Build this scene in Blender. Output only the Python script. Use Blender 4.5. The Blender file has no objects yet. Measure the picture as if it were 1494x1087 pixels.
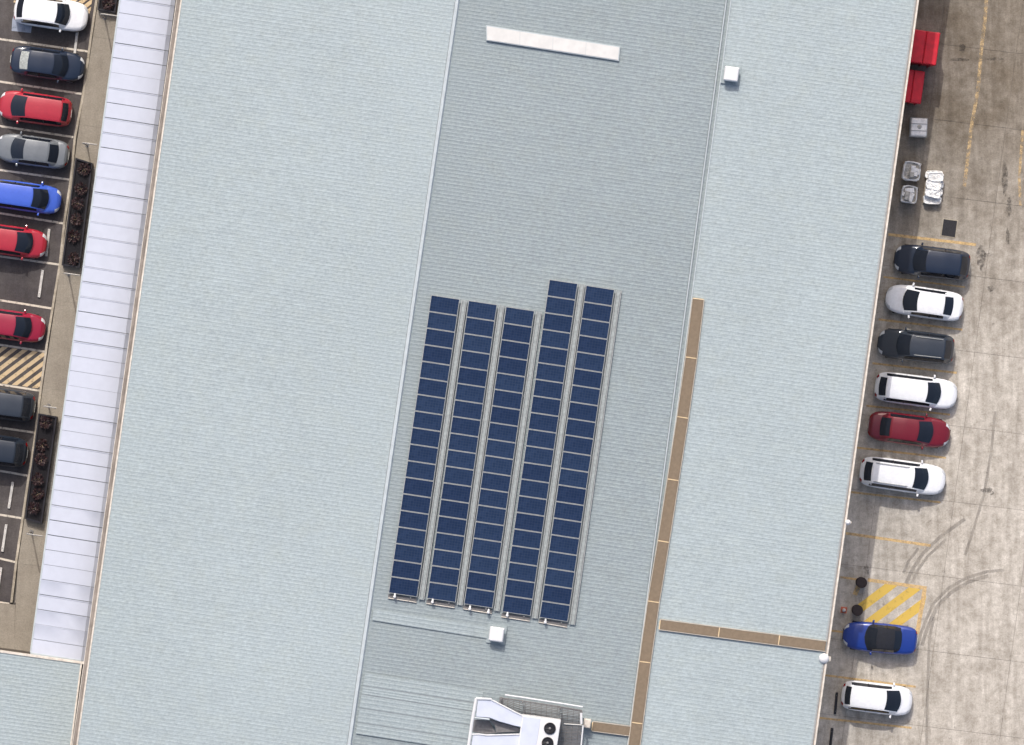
import bpy, math, random
from mathutils import Vector, Matrix
random.seed(7)
R = math.radians
scene = bpy.context.scene
COL = scene.collection
# ---------------------------------------------------------------- camera, sky, sun, exposure
CAM_Z = 250.0
PXM = 24.2                       # photograph pixels per metre on the ground
cam = bpy.data.cameras.new('camera')
cam.sensor_width = 36.0
cam.lens = 36.0 * CAM_Z / (1494.0 / PXM)
cam.clip_end = 5000.0
camo = bpy.data.objects.new('camera', cam)
camo.location = (0, 0, CAM_Z)
COL.objects.link(camo)
scene.camera = camo

SUN = Vector((-0.19, 0.95, 1.0)).normalized()      # towards the sun
world = bpy.data.worlds.new('World')
scene.world = world
world.use_nodes = True
wn = world.node_tree.nodes
sky = wn.new('ShaderNodeTexSky')
sky.sky_type = 'NISHITA'
sky.sun_disc = False
sky.dust_density = 5.0
sky.air_density = 0.8
sky.ozone_density = 0.6
sky.sun_elevation = math.asin(SUN.z)
sky.sun_rotation = math.atan2(SUN.x, SUN.y)
world.node_tree.links.new(sky.outputs[0], wn['Background'].inputs[0])
wn['Background'].inputs[1].default_value = 0.15
sl = bpy.data.lights.new('sun', 'SUN')
sl.energy = 2.0
sl.angle = R(0.5)
sl.color = (1.0, 0.97, 0.925)
so = bpy.data.objects.new('sun', sl)
so.rotation_euler = (-SUN).to_track_quat('-Z', 'Y').to_euler()
so.location = (0, 30, 60)
COL.objects.link(so)
scene.view_settings.view_transform = 'Standard'
scene.view_settings.look = 'None'
scene.view_settings.exposure = 0.22
scene.view_settings.gamma = 1.0


def P(px, py, z=0.0):
    """where a point of height z stands in the place, from its place in the survey photograph"""
    s = (CAM_Z - z) / CAM_Z / PXM
    return Vector(((px - 747.0) * s, (543.5 - py) * s, z))


def xl(line, py):
    return line[0] + (line[1] - line[0]) * py / 1087.0


# ---------------------------------------------------------------- materials
class Mat:
    def __init__(self, name):
        self.m = bpy.data.materials.new(name)
        self.m.use_nodes = True
        self.t = self.m.node_tree
        self.b = self.t.nodes['Principled BSDF']
        self.out = self.t.nodes['Material Output']

    def n(self, typ, **kw):
        nd = self.t.nodes.new(typ)
        for k, v in kw.items():
            if k.startswith('i_'):
                nd.inputs[k[2:]].default_value = v
            else:
                setattr(nd, k, v)
        return nd

    def l(self, a, b):
        self.t.links.new(a, b)


def mixcol(M, fac, a, b, mode='MIX'):
    nd = M.n('ShaderNodeMix', data_type='RGBA', blend_type=mode)
    for s, v in ((0, fac), (6, a), (7, b)):
        if hasattr(v, 'is_linked'):
            M.l(v, nd.inputs[s])
        elif isinstance(v, (int, float)):
            nd.inputs[s].default_value = v
        else:
            nd.inputs[s].default_value = (*v, 1)
    return nd.outputs[2]


def noise(M, scale, detail=3.0, rough=0.55, lo=0.35, hi=0.65, stretch=None, coord='Object'):
    tc = M.n('ShaderNodeTexCoord')
    vec = tc.outputs[coord]
    if stretch:
        mp = M.n('ShaderNodeMapping')
        mp.inputs['Scale'].default_value = stretch[0]
        mp.inputs['Rotation'].default_value = (0, 0, stretch[1])
        M.l(vec, mp.inputs[0])
        vec = mp.outputs[0]
    nz = M.n('ShaderNodeTexNoise')
    nz.inputs['Scale'].default_value = scale
    nz.inputs['Detail'].default_value = detail
    nz.inputs['Roughness'].default_value = rough
    M.l(vec, nz.inputs['Vector'])
    mr = M.n('ShaderNodeMapRange')
    mr.inputs[1].default_value = lo
    mr.inputs[2].default_value = hi
    M.l(nz.outputs[0], mr.inputs[0])
    return mr.outputs[0]


def gray(c, k):
    return tuple(min(1.0, x * k) for x in c)


def plain(name, col, rough=0.6, metal=0.0, var=0.08, scale=6.0, coat=0.0, spec=0.5):
    M = Mat(name)
    M.b.inputs['Roughness'].default_value = rough
    M.b.inputs['Metallic'].default_value = metal
    M.b.inputs['Specular IOR Level'].default_value = spec
    M.b.inputs['Coat Weight'].default_value = coat
    M.b.inputs['Coat Roughness'].default_value = 0.06
    if var > 0:
        f = noise(M, scale, 4.0)
        c = mixcol(M, f, gray(col, 1 - var), gray(col, 1 + var))
        M.l(c, M.b.inputs['Base Color'])
    else:
        M.b.inputs['Base Color'].default_value = (*col, 1)
    return M.m


def roof_mat(name, col, rough=0.5):
    M = Mat(name)
    M.b.inputs['Roughness'].default_value = rough
    M.b.inputs['Specular IOR Level'].default_value = 0.25
    big = noise(M, 0.10, 4.0, 0.6, 0.3, 0.7)
    c = mixcol(M, big, gray(col, 0.96), gray(col, 1.03))
    streak = noise(M, 1.0, 5.0, 0.65, 0.3, 0.7, ((0.5, 2.4, 1.0), R(8)))
    c = mixcol(M, 1.0, c, mixcol(M, streak, (0.975, 0.975, 0.975), (1.02, 1.02, 1.02)), 'MULTIPLY')
    fine = noise(M, 1.0, 4.0, 0.85, 0.28, 0.72, ((4.6, 6.4, 1.0), R(4)))
    c = mixcol(M, 1.0, c, mixcol(M, fine, (0.76, 0.76, 0.77), (1.22, 1.22, 1.21)), 'MULTIPLY')
    tint = noise(M, 0.8, 4.0, 0.7, 0.45, 0.75)
    c = mixcol(M, 1.0, c, mixcol(M, tint, (1.0, 1.0, 1.0), (1.0, 0.985, 0.95)), 'MULTIPLY')
    grime = noise(M, 2.2, 6.0, 0.7, 0.64, 0.80)
    c2 = mixcol(M, grime, c, gray((col[0], col[1] * 0.96, col[2] * 0.9), 0.88))
    M.l(c2, M.b.inputs['Base Color'])
    return M.m


def concrete_mat(name, col, dirty, grad=None, rnd=0.06, speck=1.0, lo=0.4, hi=0.62):
    M = Mat(name)
    M.b.inputs['Roughness'].default_value = 0.9
    M.b.inputs['Specular IOR Level'].default_value = 0.2
    n1 = noise(M, 0.35, 6.0, 0.65, lo, hi)
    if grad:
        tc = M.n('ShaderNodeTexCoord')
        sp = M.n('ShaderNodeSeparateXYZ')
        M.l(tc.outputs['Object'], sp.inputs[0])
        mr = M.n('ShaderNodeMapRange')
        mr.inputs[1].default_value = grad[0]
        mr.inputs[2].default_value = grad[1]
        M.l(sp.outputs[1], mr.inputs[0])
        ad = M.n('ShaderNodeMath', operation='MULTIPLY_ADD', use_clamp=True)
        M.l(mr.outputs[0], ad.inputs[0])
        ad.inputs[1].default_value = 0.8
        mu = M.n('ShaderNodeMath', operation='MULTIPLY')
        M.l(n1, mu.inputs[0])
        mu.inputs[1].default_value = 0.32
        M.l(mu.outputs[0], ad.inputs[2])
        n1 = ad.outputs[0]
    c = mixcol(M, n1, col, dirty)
    n2 = noise(M, 1.6, 8.0, 0.78, 0.38, 0.63)
    c = mixcol(M, 1.0, c, mixcol(M, n2, (1 - 0.25 * speck, 1 - 0.265 * speck, 1 - 0.29 * speck), (1 + 0.12 * speck,) * 3), 'MULTIPLY')
    st = noise(M, 1.0, 5.0, 0.6, 0.35, 0.65, ((2.6, 0.22, 1.0), R(8)))
    c = mixcol(M, 1.0, c, mixcol(M, st, (1 - 0.16 * speck, 1 - 0.17 * speck, 1 - 0.18 * speck), (1 + 0.10 * speck,) * 3), 'MULTIPLY')
    n3 = noise(M, 11.0, 3.0, 0.7, 0.3, 0.7)
    c = mixcol(M, 1.0, c, mixcol(M, n3, gray((0.84, 0.84, 0.83), 1), (1.14, 1.14, 1.14)), 'MULTIPLY')
    spots = noise(M, 2.6, 5.0, 0.65, 0.63, 0.74)
    c = mixcol(M, spots, c, mixcol(M, 0.45 * speck, c, (0.05, 0.045, 0.04)))
    if rnd:
        oi = M.n('ShaderNodeObjectInfo')
        c = mixcol(M, 1.0, c, mixcol(M, oi.outputs['Random'], gray((1, 1, 1), 1 - rnd), (1.0, 1.0, 1.0)), 'MULTIPLY')
    M.l(c, M.b.inputs['Base Color'])
    bp = M.n('ShaderNodeBump')
    bp.inputs['Strength'].default_value = 0.25
    bp.inputs['Distance'].default_value = 0.02
    M.l(n3, bp.inputs['Height'])
    M.l(bp.outputs[0], M.b.inputs['Normal'])
    return M.m


def paint_mat(name, col, wear_lo=0.5, wear_hi=0.62, scale=3.0, maxfac=1.0, minfac=0.0, rough=0.8):
    """road paint or a stain, worn through to what lies below it"""
    M = Mat(name)
    M.b.inputs['Roughness'].default_value = rough
    M.b.inputs['Base Color'].default_value = (*col, 1)
    f = noise(M, scale, 6.0, 0.7, wear_lo, wear_hi)
    mr = M.n('ShaderNodeMapRange')
    mr.inputs[3].default_value = minfac
    mr.inputs[4].default_value = maxfac
    M.l(f, mr.inputs[0])
    tr = M.n('ShaderNodeBsdfTransparent')
    ms = M.n('ShaderNodeMixShader')
    M.l(mr.outputs[0], ms.inputs[0])
    M.l(tr.outputs[0], ms.inputs[1])
    M.l(M.b.outputs[0], ms.inputs[2])
    M.l(ms.outputs[0], M.out.inputs[0])
    return M.m


def car_paint(name, col, metal=0.0, rough=0.35):
    M = Mat(name)
    M.b.inputs['Base Color'].default_value = (*col, 1)
    M.b.inputs['Roughness'].default_value = rough
    M.b.inputs['Metallic'].default_value = metal
    M.b.inputs['Coat Weight'].default_value = 0.8
    M.b.inputs['Coat Roughness'].default_value = 0.08
    f = noise(M, 5.0, 4.0, 0.6, 0.3, 0.7)
    c = mixcol(M, f, gray(col, 0.93), gray(col, 1.05))
    M.l(c, M.b.inputs['Base Color'])
    return M.m


def panel_mat():
    M = Mat('solar_cell_glass')
    tc = M.n('ShaderNodeTexCoord')
    br = M.n('ShaderNodeTexBrick')
    br.offset = 0.0
    br.inputs['Scale'].default_value = 1.0
    br.inputs['Mortar Size'].default_value = 0.006
    br.inputs['Brick Width'].default_value = 0.158
    br.inputs['Row Height'].default_value = 0.156
    br.inputs['Color1'].default_value = (0.013, 0.028, 0.068, 1)
    br.inputs['Color2'].default_value = (0.019, 0.037, 0.086, 1)
    br.inputs['Mortar'].default_value = (0.04, 0.058, 0.10, 1)
    M.l(tc.outputs['Object'], br.inputs['Vector'])
    oi = M.n('ShaderNodeObjectInfo')
    c = mixcol(M, 1.0, br.outputs[0], mixcol(M, oi.outputs['Random'], (0.85, 0.86, 0.9), (1.15, 1.13, 1.08)), 'MULTIPLY')
    M.l(c, M.b.inputs['Base Color'])
    M.b.inputs['Roughness'].default_value = 0.22
    M.b.inputs['Specular IOR Level'].default_value = 0.18
    return M.m


def glass_dark(name='car_glass', col=(0.012, 0.016, 0.025)):
    M = Mat(name)
    M.b.inputs['Base Color'].default_value = (*col, 1)
    M.b.inputs['Roughness'].default_value = 0.06
    M.b.inputs['Specular IOR Level'].default_value = 0.55
    return M.m


MT = dict(
    roof_pale=roof_mat('roof_sheet_pale', (0.360, 0.418, 0.434)),
    roof_old=roof_mat('roof_sheet_weathered', (0.285, 0.332, 0.346)),
    roof_new=roof_mat('roof_sheet_clean', (0.335, 0.390, 0.405)),
    trim=plain('pale_flashing', (0.47, 0.52, 0.54), 0.45, 0.0, 0.07, 3.0),
    cream=plain('cream_trim', (0.66, 0.60, 0.52), 0.6, 0.0, 0.15, 4.0),
    gutter=plain('dusty_gutter', (0.29, 0.255, 0.225), 0.8, 0.0, 0.2, 1.5),
    wall=plain('wall_cladding', (0.66, 0.63, 0.57), 0.7, 0.0, 0.08, 1.0),
    wall_dark=plain('dark_shopfront', (0.045, 0.035, 0.03), 0.4, 0.0, 0.2, 1.0),
    canopy=plain('canopy_sheet', (0.53, 0.56, 0.645), 0.45, 0.0, 0.025, 1.5, 0.0, 0.3),
    lap=plain('sheet_lap', (0.24, 0.27, 0.28), 0.7, 0.0, 0.1, 3.0),
    walk=plain('brown_deck', (0.205, 0.156, 0.106), 0.85, 0.0, 0.08, 5.0),
    walk_edge=plain('deck_edge', (0.50, 0.44, 0.36), 0.6, 0.0, 0.12, 4.0),
    joint=plain('deck_joint', (0.72, 0.55, 0.33), 0.6, 0.0, 0.1, 4.0),
    white=plain('white_sheet_metal', (0.72, 0.72, 0.72), 0.4, 0.0, 0.03, 3.0),
    lavender=plain('white_duct', (0.58, 0.62, 0.72), 0.5, 0.0, 0.04, 2.0),
    skylight=plain('rooflight_sheet', (0.68, 0.67, 0.64), 0.4, 0.0, 0.05, 2.0),
    black=plain('black_plastic', (0.012, 0.012, 0.016), 0.5, 0.0, 0.1, 4.0),
    planter=plain('black_trough', (0.008, 0.007, 0.013), 0.5, 0.0, 0.2, 3.0),
    soil=plain('dark_mulch', (0.008, 0.007, 0.010), 0.95, 0.0, 0.5, 14.0),
    leaf=plain('burgundy_leaf', (0.024, 0.005, 0.008), 0.6, 0.0, 0.4, 20.0),
    leaf2=plain('olive_leaf', (0.040, 0.018, 0.014), 0.6, 0.0, 0.4, 20.0),
    steel=plain('galvanised_steel', (0.42, 0.42, 0.41), 0.45, 0.3, 0.1, 6.0),
    steel_dark=plain('grey_painted_steel', (0.16, 0.155, 0.155), 0.55, 0.0, 0.15, 5.0),
    pole=plain('pole_paint', (0.36, 0.34, 0.31), 0.5, 0.0, 0.1, 5.0),
    alu=plain('aluminium', (0.40, 0.41, 0.40), 0.4, 0.2, 0.1, 6.0),
    tray=plain('tray_lid', (0.31, 0.34, 0.335), 0.5, 0.0, 0.15, 5.0),
    cells=panel_mat(),
    glass=glass_dark(),
    shade=plain('rear_glass_reflection', (0.36, 0.38, 0.36), 0.35, 0.0, 0.25, 9.0),  # pale colour painted in for sky reflected in rear glass
    tyre=plain('tyre_rubber', (0.012, 0.012, 0.012), 0.9, 0.0, 0.1, 8.0),
    rim=plain('alloy_rim', (0.45, 0.45, 0.46), 0.3, 0.7, 0.03, 8.0),
    lamp=plain('lamp_lens', (0.62, 0.64, 0.66), 0.12, 0.0, 0.05, 8.0),
    tail=plain('tail_lens', (0.28, 0.01, 0.012), 0.15, 0.0, 0.05, 8.0),
    soft=plain('soft_top', (0.010, 0.012, 0.020), 0.8, 0.0, 0.2, 10.0),
    plate=plain('number_plate', (0.6, 0.6, 0.56), 0.5, 0.0, 0.03, 8.0),
    red_bin=plain('red_bin_paint', (0.62, 0.012, 0.030), 0.45, 0.0, 0.12, 2.0),
    red_dark=plain('dark_red_rim', (0.28, 0.008, 0.02), 0.5, 0.0, 0.12, 2.0),
    bag=plain('woven_white_sack', (0.86, 0.85, 0.83), 0.85, 0.0, 0.16, 5.0),
    bagdirt=plain('grey_rubble', (0.46, 0.44, 0.40), 0.9, 0.0, 0.35, 7.0),
    wood=plain('pallet_wood', (0.30, 0.23, 0.15), 0.85, 0.0, 0.2, 6.0),
    drum=plain('dark_brown_drum', (0.030, 0.020, 0.020), 0.7, 0.0, 0.2, 6.0),
    cone=plain('cone_orange', (0.55, 0.16, 0.09), 0.6, 0.0, 0.1, 6.0),
    iron=plain('cast_iron', (0.028, 0.026, 0.030), 0.6, 0.2, 0.2, 8.0),
    stop=plain('wheel_stop_concrete', (0.52, 0.50, 0.47), 0.85, 0.0, 0.15, 6.0),
    asphalt=concrete_mat('asphalt', (0.112, 0.101, 0.098), (0.070, 0.063, 0.066), None, 0, 0.7, 0.35, 0.65),
    path=concrete_mat('footpath_concrete', (0.315, 0.283, 0.235), (0.27, 0.24, 0.20), None, 0.03, 0.35, 0.4, 0.7),
    kerb=concrete_mat('kerb_concrete', (0.50, 0.45, 0.37), (0.36, 0.32, 0.26), None, 0, 1.0),
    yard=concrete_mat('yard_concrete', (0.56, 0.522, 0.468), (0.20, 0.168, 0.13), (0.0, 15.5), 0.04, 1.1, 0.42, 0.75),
    joint_fill=plain('joint_filler', (0.23, 0.205, 0.18), 0.95, 0.0, 0.2, 4.0),
    ground=concrete_mat('outer_ground', (0.20, 0.185, 0.165), (0.13, 0.12, 0.11), None, 0),
    mottle=concrete_mat('grey_mottle', (0.20, 0.19, 0.175), (0.30, 0.29, 0.27), None, 0),  # mottled grey for the strips beside the planters
    line_white=paint_mat('bay_paint_cream', (0.62, 0.56, 0.47), 0.30, 0.50, 4.0, 0.95, 0.15),
    line_yellow=paint_mat('bay_paint_yellow', (0.68, 0.47, 0.22), 0.30, 0.56, 4.0, 0.9, 0.25),
    hatch_yellow=paint_mat('hatch_paint_yellow', (0.66, 0.45, 0.09), 0.24, 0.46, 2.2, 0.95, 0.35),
    line_worn=paint_mat('worn_yellow_paint', (0.64, 0.46, 0.24), 0.40, 0.62, 3.5, 0.85, 0.05),
    hatch_cream=paint_mat('hatch_paint_cream', (0.60, 0.46, 0.28), 0.26, 0.46, 3.0, 0.95, 0.25),
    blue_patch=paint_mat('faded_blue_patch', (0.34, 0.38, 0.46), 0.28, 0.5, 3.0, 0.9, 0.3),
    stain=paint_mat('oil_stain', (0.04, 0.034, 0.03), 0.38, 0.70, 5.0, 0.7, 0.0, 0.7),
    rubber=paint_mat('tyre_rubber_mark', (0.075, 0.066, 0.06), 0.36, 0.78, 1.6, 0.50, 0.05),
    drainstrip=plain('drain_slot', (0.05, 0.045, 0.04), 0.9, 0.0, 0.2, 4.0),
)


# ---------------------------------------------------------------- mesh helpers
class MB:
    def __init__(self):
        self.v, self.f, self.m, self.cur = [], [], [], 0

    def vert(self, p):
        self.v.append(tuple(p))
        return len(self.v) - 1

    def face(self, idx):
        self.f.append(tuple(idx))
        self.m.append(self.cur)

    def poly(self, pts):
        self.face([self.vert(p) for p in pts])

    def box(self, c, s, rot=0.0, taper=1.0):
        cx, cy, cz = c
        hx, hy, hz = s[0] / 2, s[1] / 2, s[2] / 2
        co, si = math.cos(rot), math.sin(rot)
        ids = []
        for k, z in ((1.0, -hz), (taper, hz)):
            for x, y in ((-hx, -hy), (hx, -hy), (hx, hy), (-hx, hy)):
                x, y = x * k, y * k
                ids.append(self.vert((cx + x * co - y * si, cy + x * si + y * co, cz + z)))
        a = ids
        for q in ((3, 2, 1, 0), (4, 5, 6, 7), (0, 1, 5, 4), (1, 2, 6, 5), (2, 3, 7, 6), (3, 0, 4, 7)):
            self.face([a[i] for i in q])
        return self

    def prism(self, pts, z0, z1=None):
        """pts: 3-D or 2-D outline counter-clockwise; bottom z0; top = own z or z1"""
        n = len(pts)
        b = [self.vert((p[0], p[1], z0)) for p in pts]
        t = [self.vert((p[0], p[1], p[2] if z1 is None else z1)) for p in pts]
        self.face(t)
        self.face(b[::-1])
        for i in range(n):
            j = (i + 1) % n
            self.face((b[i], b[j], t[j], t[i]))
        return self

    def slab(self, pts, th):
        """outline with own heights, given thickness"""
        n = len(pts)
        t = [self.vert(p) for p in pts]
        b = [self.vert((p[0], p[1], p[2] - th)) for p in pts]
        self.face(t)
        self.face(b[::-1])
        for i in range(n):
            j = (i + 1) % n
            self.face((b[i], b[j], t[j], t[i]))
        return self

    def tube(self, pts, r, n=8, cap=True):
        pts = [Vector(p) for p in pts]
        rings = []
        for i, p in enumerate(pts):
            a = pts[max(i - 1, 0)]
            b = pts[min(i + 1, len(pts) - 1)]
            d = (b - a).normalized()
            up = Vector((0, 0, 1)) if abs(d.z) < 0.9 else Vector((1, 0, 0))
            s = d.cross(up).normalized()
            u = s.cross(d)
            rr = r[i] if isinstance(r, (list, tuple)) else r
            rings.append([self.vert(p + s * math.cos(2 * math.pi * k / n) * rr + u * math.sin(2 * math.pi * k / n) * rr) for k in range(n)])
        for a, b in zip(rings, rings[1:]):
            for k in range(n):
                self.face((a[k], a[(k + 1) % n], b[(k + 1) % n], b[k]))
        if cap:
            self.face(rings[0][::-1])
            self.face(rings[-1])
        return self

    def lathe(self, prof, n=16, c=(0, 0, 0), axis='z'):
        rings = []
        for r, z in prof:
            ring = []
            for k in range(n):
                a = 2 * math.pi * k / n
                x, y = r * math.cos(a), r * math.sin(a)
                p = (x, y, z) if axis == 'z' else (x, z, y)
                ring.append(self.vert((c[0] + p[0], c[1] + p[1], c[2] + p[2])))
            rings.append(ring)
        for a, b in zip(rings, rings[1:]):
            for k in range(n):
                q = (a[k], a[(k + 1) % n], b[(k + 1) % n], b[k])
                self.face(q if axis == 'z' else q[::-1])
        self.face(rings[0][::-1] if axis == 'z' else rings[0])
        self.face(rings[-1] if axis == 'z' else rings[-1][::-1])
        return self

    def grid(self, rows):
        ids = [[self.vert(p) for p in r] for r in rows]
        for a, b in zip(ids, ids[1:]):
            for k in range(len(a) - 1):
                self.face((a[k], a[k + 1], b[k + 1], b[k]))
        return self

    def mesh(self, name, mats, smooth=False):
        me = bpy.data.meshes.new(name)
        me.from_pydata(self.v, [], self.f)
        for m in (mats if isinstance(mats, (list, tuple)) else [mats]):
            me.materials.append(MT[m] if isinstance(m, str) else m)
        me.polygons.foreach_set('material_index', self.m)
        if smooth:
            me.polygons.foreach_set('use_smooth', [True] * len(self.f))
            if smooth is not True:
                me.set_sharp_from_angle(angle=R(smooth))
        me.update()
        return me

    def build(self, name, mats, parent=None, smooth=False, bevel=0.0):
        o = bpy.data.objects.new(name, self.mesh(name, mats, smooth))
        COL.objects.link(o)
        o.parent = parent
        if bevel:
            md = o.modifiers.new('bevel', 'BEVEL')
            md.width = bevel
            md.segments = 2
            md.limit_method = 'ANGLE'
        return o


def link(name, me, parent=None, loc=(0, 0, 0), rz=0.0):
    o = bpy.data.objects.new(name, me)
    COL.objects.link(o)
    o.parent = parent
    o.location = loc
    o.rotation_euler = (0, 0, rz)
    return o


def tag(o, label=None, cat=None, group=None, kind=None):
    for k, v in (('label', label), ('category', cat), ('group', group), ('kind', kind)):
        if v:
            o[k] = v
    return o


def thing(name, label, cat, loc=(0, 0, 0), rz=0.0, group=None):
    o = bpy.data.objects.new(name, None)
    o.empty_display_size = 0.3
    COL.objects.link(o)
    o.location = loc
    o.rotation_euler = (0, 0, rz)
    return tag(o, label, cat, group)


# ---------------------------------------------------------------- lines of the place (x at the top, x at the bottom of the survey frame)
A = R(7.9)
EU = Vector((math.cos(A), -math.sin(A), 0))        # across the building
EV = Vector((math.sin(A), math.cos(A), 0))         # along the building
Z_EAVE, Z_RIDGE, Z_VALLEY, Z_RIGHT = 7.1, 8.1, 7.25, 7.9
L_ROOF, L_RIDGE, L_VALLEY, L_RIGHT = (265, 113), (668, 510), (1062, 918), (1337, 1186)
Y0, Y1 = -330.0, 1420.0                            # how far north and south the building runs


def roof_z(px, py):
    r, v = xl(L_RIDGE, py), xl(L_VALLEY, py)
    if px < r:
        e = xl(L_ROOF, py)
        return Z_EAVE + (Z_RIDGE - Z_EAVE) * (px - e) / (r - e)
    if px < v:
        return Z_RIDGE + (Z_VALLEY - Z_RIDGE) * (px - r) / (v - r)
    e = xl(L_RIGHT, py)
    return Z_VALLEY + (Z_RIGHT - Z_VALLEY) * (px - v) / (e - v)


def PR(px, py, dz=0.0):
    return P(px, py, roof_z(px, py) + dz)


# ---------------------------------------------------------------- ground
g = MB()
g.poly([(-1500, -1500, -0.06), (1500, -1500, -0.06), (1500, 1500, -0.06), (-1500, 1500, -0.06)])
tag(g.build('ground', 'ground'), kind='structure')

# ---- left: car park and footpath
def kerb_x(py):
    pts = [(-330, 187), (74, 129), (137, 120.5), (200, 108.5), (264, 102), (323, 93), (385, 86.5), (454, 75), (505, 67), (564, 59), (649, 48.6), (691, 41.5), (754, 32.4), (817, 23), (881, 15.5), (1420, -61)]
    for (a, xa), (b, xb) in zip(pts, pts[1:]):
        if py <= b:
            return xa + (xb - xa) * (py - a) / (b - a)
    return pts[-1][1]


b = MB()
pts = [P(kerb_x(y), y) for y in (-330, 74, 200, 385, 505, 691, 817, 881)]
pts += [P(-900, 881 - 130), P(-900, -330)]
b.poly([(p.x, p.y, 0.0) for p in pts[::-1]][::-1])
cp = b.build('car_park', 'asphalt')
tag(cp, kind='structure')
for f in cp.data.polygons:
    if f.normal.z < 0:
        cp.data.flip_normals()
        break

b = MB()
ky = [-330, 74, 137, 200, 264, 323, 385, 454, 505, 564, 649, 691, 754, 817, 879]
PATH_Z = 0.10
# footpath laid in bays between joints
fp = MB()
fp.poly([tuple(P(kerb_x(y) + 6, y).xy) + (0.03,) for y in ky] + [tuple(P(340, 879).xy) + (0.03,), tuple(P(340, -330).xy) + (0.03,)])
fpo = fp.build('footpath', 'joint_fill')
tag(fpo, kind='structure')
for f in fpo.data.polygons:
    if f.normal.z < 0:
        fpo.data.flip_normals()
        break
step = 128.0
y = -330.0
while y < 940:
    y2 = min(y + step, 958)
    s = MB()
    sh = -0.137 * 0
    lx1, lx2 = kerb_x(y) + 4, kerb_x(min(y2, 881)) + 4
    q = [P(lx1, y + 0.1), P(lx2, y2 - 0.1), P(lx2 + 230, y2 + 31.2), P(lx1 + 230, y + 31.4)]
    s.prism([(p.x, p.y) for p in q], 0.0, PATH_Z)
    s.build('paving_slab', 'path', fpo)
    y += step
s = MB()
s.prism([tuple(P(*q_).xy) for q_ in ((22.8, 882.5), (-700, 782), (-700, 868), (19.1, 960))], 0.0, PATH_Z)
s.build('paving_slab', 'path', fpo)
# kerb
for ya, yb in zip(ky, ky[1:]):
    s = MB()
    q = [P(kerb_x(ya) - 0.5, ya), P(kerb_x(yb) - 0.5, yb), P(kerb_x(yb) + 2.9, yb), P(kerb_x(ya) + 2.9, ya)]
    s.prism([(p.x, p.y) for p in q], -0.02, PATH_Z + 0.015)
    s.build('kerb', 'kerb', fpo)


def strip(name, mat, parent, pts, wpx, z):
    """painted strip along points given in survey pixels"""
    m = MB()
    L, Rr = [], []
    for i, p in enumerate(pts):
        a = Vector(pts[max(i - 1, 0)])
        c = Vector(pts[min(i + 1, len(pts) - 1)])
        d = (c - a).normalized()
        nrm = Vector((-d.y, d.x)) * wpx / 2
        L.append(P(p[0] + nrm.x, p[1] + nrm.y, z))
        Rr.append(P(p[0] - nrm.x, p[1] - nrm.y, z))
    m.grid([Rr, L])
    o = m.build(name, mat, parent)
    if o.data.polygons[0].normal.z < 0:
        o.data.flip_normals()
    return o


def quadmark(name, mat, parent, pts, z):
    m = MB()
    m.poly([P(x, y, z) for x, y in pts])
    o = m.build(name, mat, parent)
    if o.data.polygons[0].normal.z < 0:
        o.data.flip_normals()
    return o


for xr, yr, yl in [(129, 75, 57), (120, 137, 119), (108, 200, 184), (102, 262, 248), (94, 326, 311), (87, 386, 374), (76, 450, 438),
                   (66, 513, 503), (59, 570, 561), (50, 631, 624), (41, 694, 687), (32, 756, 751), (23, 820, 815), (14.5, 881, 879)]:
    sl_ = (yr - yl) / xr
    strip('bay_line', 'line_white', cp, [(-90, yl - 90 * sl_), (xr * 0.5, (yr + yl) / 2), (xr - 1, yr)], 3.0, 0.004)
# hatched bays
def clip_hatch(poly, x0, y0, dx, dy, w):
    """one diagonal stripe clipped by a convex polygon (Sutherland-Hodgman against two half planes)"""
    nx, ny = -dy, dx
    ln = math.hypot(nx, ny)
    nx, ny = nx / ln, ny / ln
    def cut(pp, sgn, off):
        out = []
        for i in range(len(pp)):
            a, c = pp[i], pp[(i + 1) % len(pp)]
            da = sgn * ((a[0] - x0) * nx + (a[1] - y0) * ny) + off
            dc = sgn * ((c[0] - x0) * nx + (c[1] - y0) * ny) + off
            if da >= 0:
                out.append(a)
            if (da >= 0) != (dc >= 0):
                t = da / (da - dc)
                out.append((a[0] + (c[0] - a[0]) * t, a[1] + (c[1] - a[1]) * t))
        return out
    pp = cut(poly, 1, w / 2)
    return cut(pp, -1, w / 2) if pp else pp


hp = [(-80, 493), (66, 515), (59, 567), (-80, 548)]
for k in range(12):
    q = clip_hatch(hp, -90 + k * 17.5, 540, 0.80, -0.60, 5.6)
    if len(q) > 2:
        quadmark('hatch_stripe', 'hatch_cream', cp, q, 0.004)
hp = [(20, -50), (142, -50), (132, 16), (20, -1)]
for k in range(14):
    q = clip_hatch(hp, 10 + k * 14, -10, 0.80, -0.60, 5.6)
    if len(q) > 2:
        quadmark('hatch_stripe', 'hatch_cream', cp, q, 0.004)
strip('bay_line', 'hatch_cream', cp, [(20, 2), (131, 18)], 3.0, 0.005)
quadmark('painted_patch', 'blue_patch', cp, [(18, 28), (24, 10), (47, 36), (45, 48), (17, 45)], 0.004)

# grey mottled strips by the planters
for q in ([(121, 250), (128, 245), (143, 245), (138, 300), (126, 391), (112, 391)], [(71, 640), (90, 610), (97, 610), (78, 760), (62, 760), (58, 745)]):
    m = MB()
    pp = [P(x, y, PATH_Z + 0.006) for x, y in q]
    m.poly(pp)
    o = m.build('mottled_strip', 'mottle', fpo)
    if o.data.polygons[0].normal.z < 0:
        o.data.flip_normals()

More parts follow.
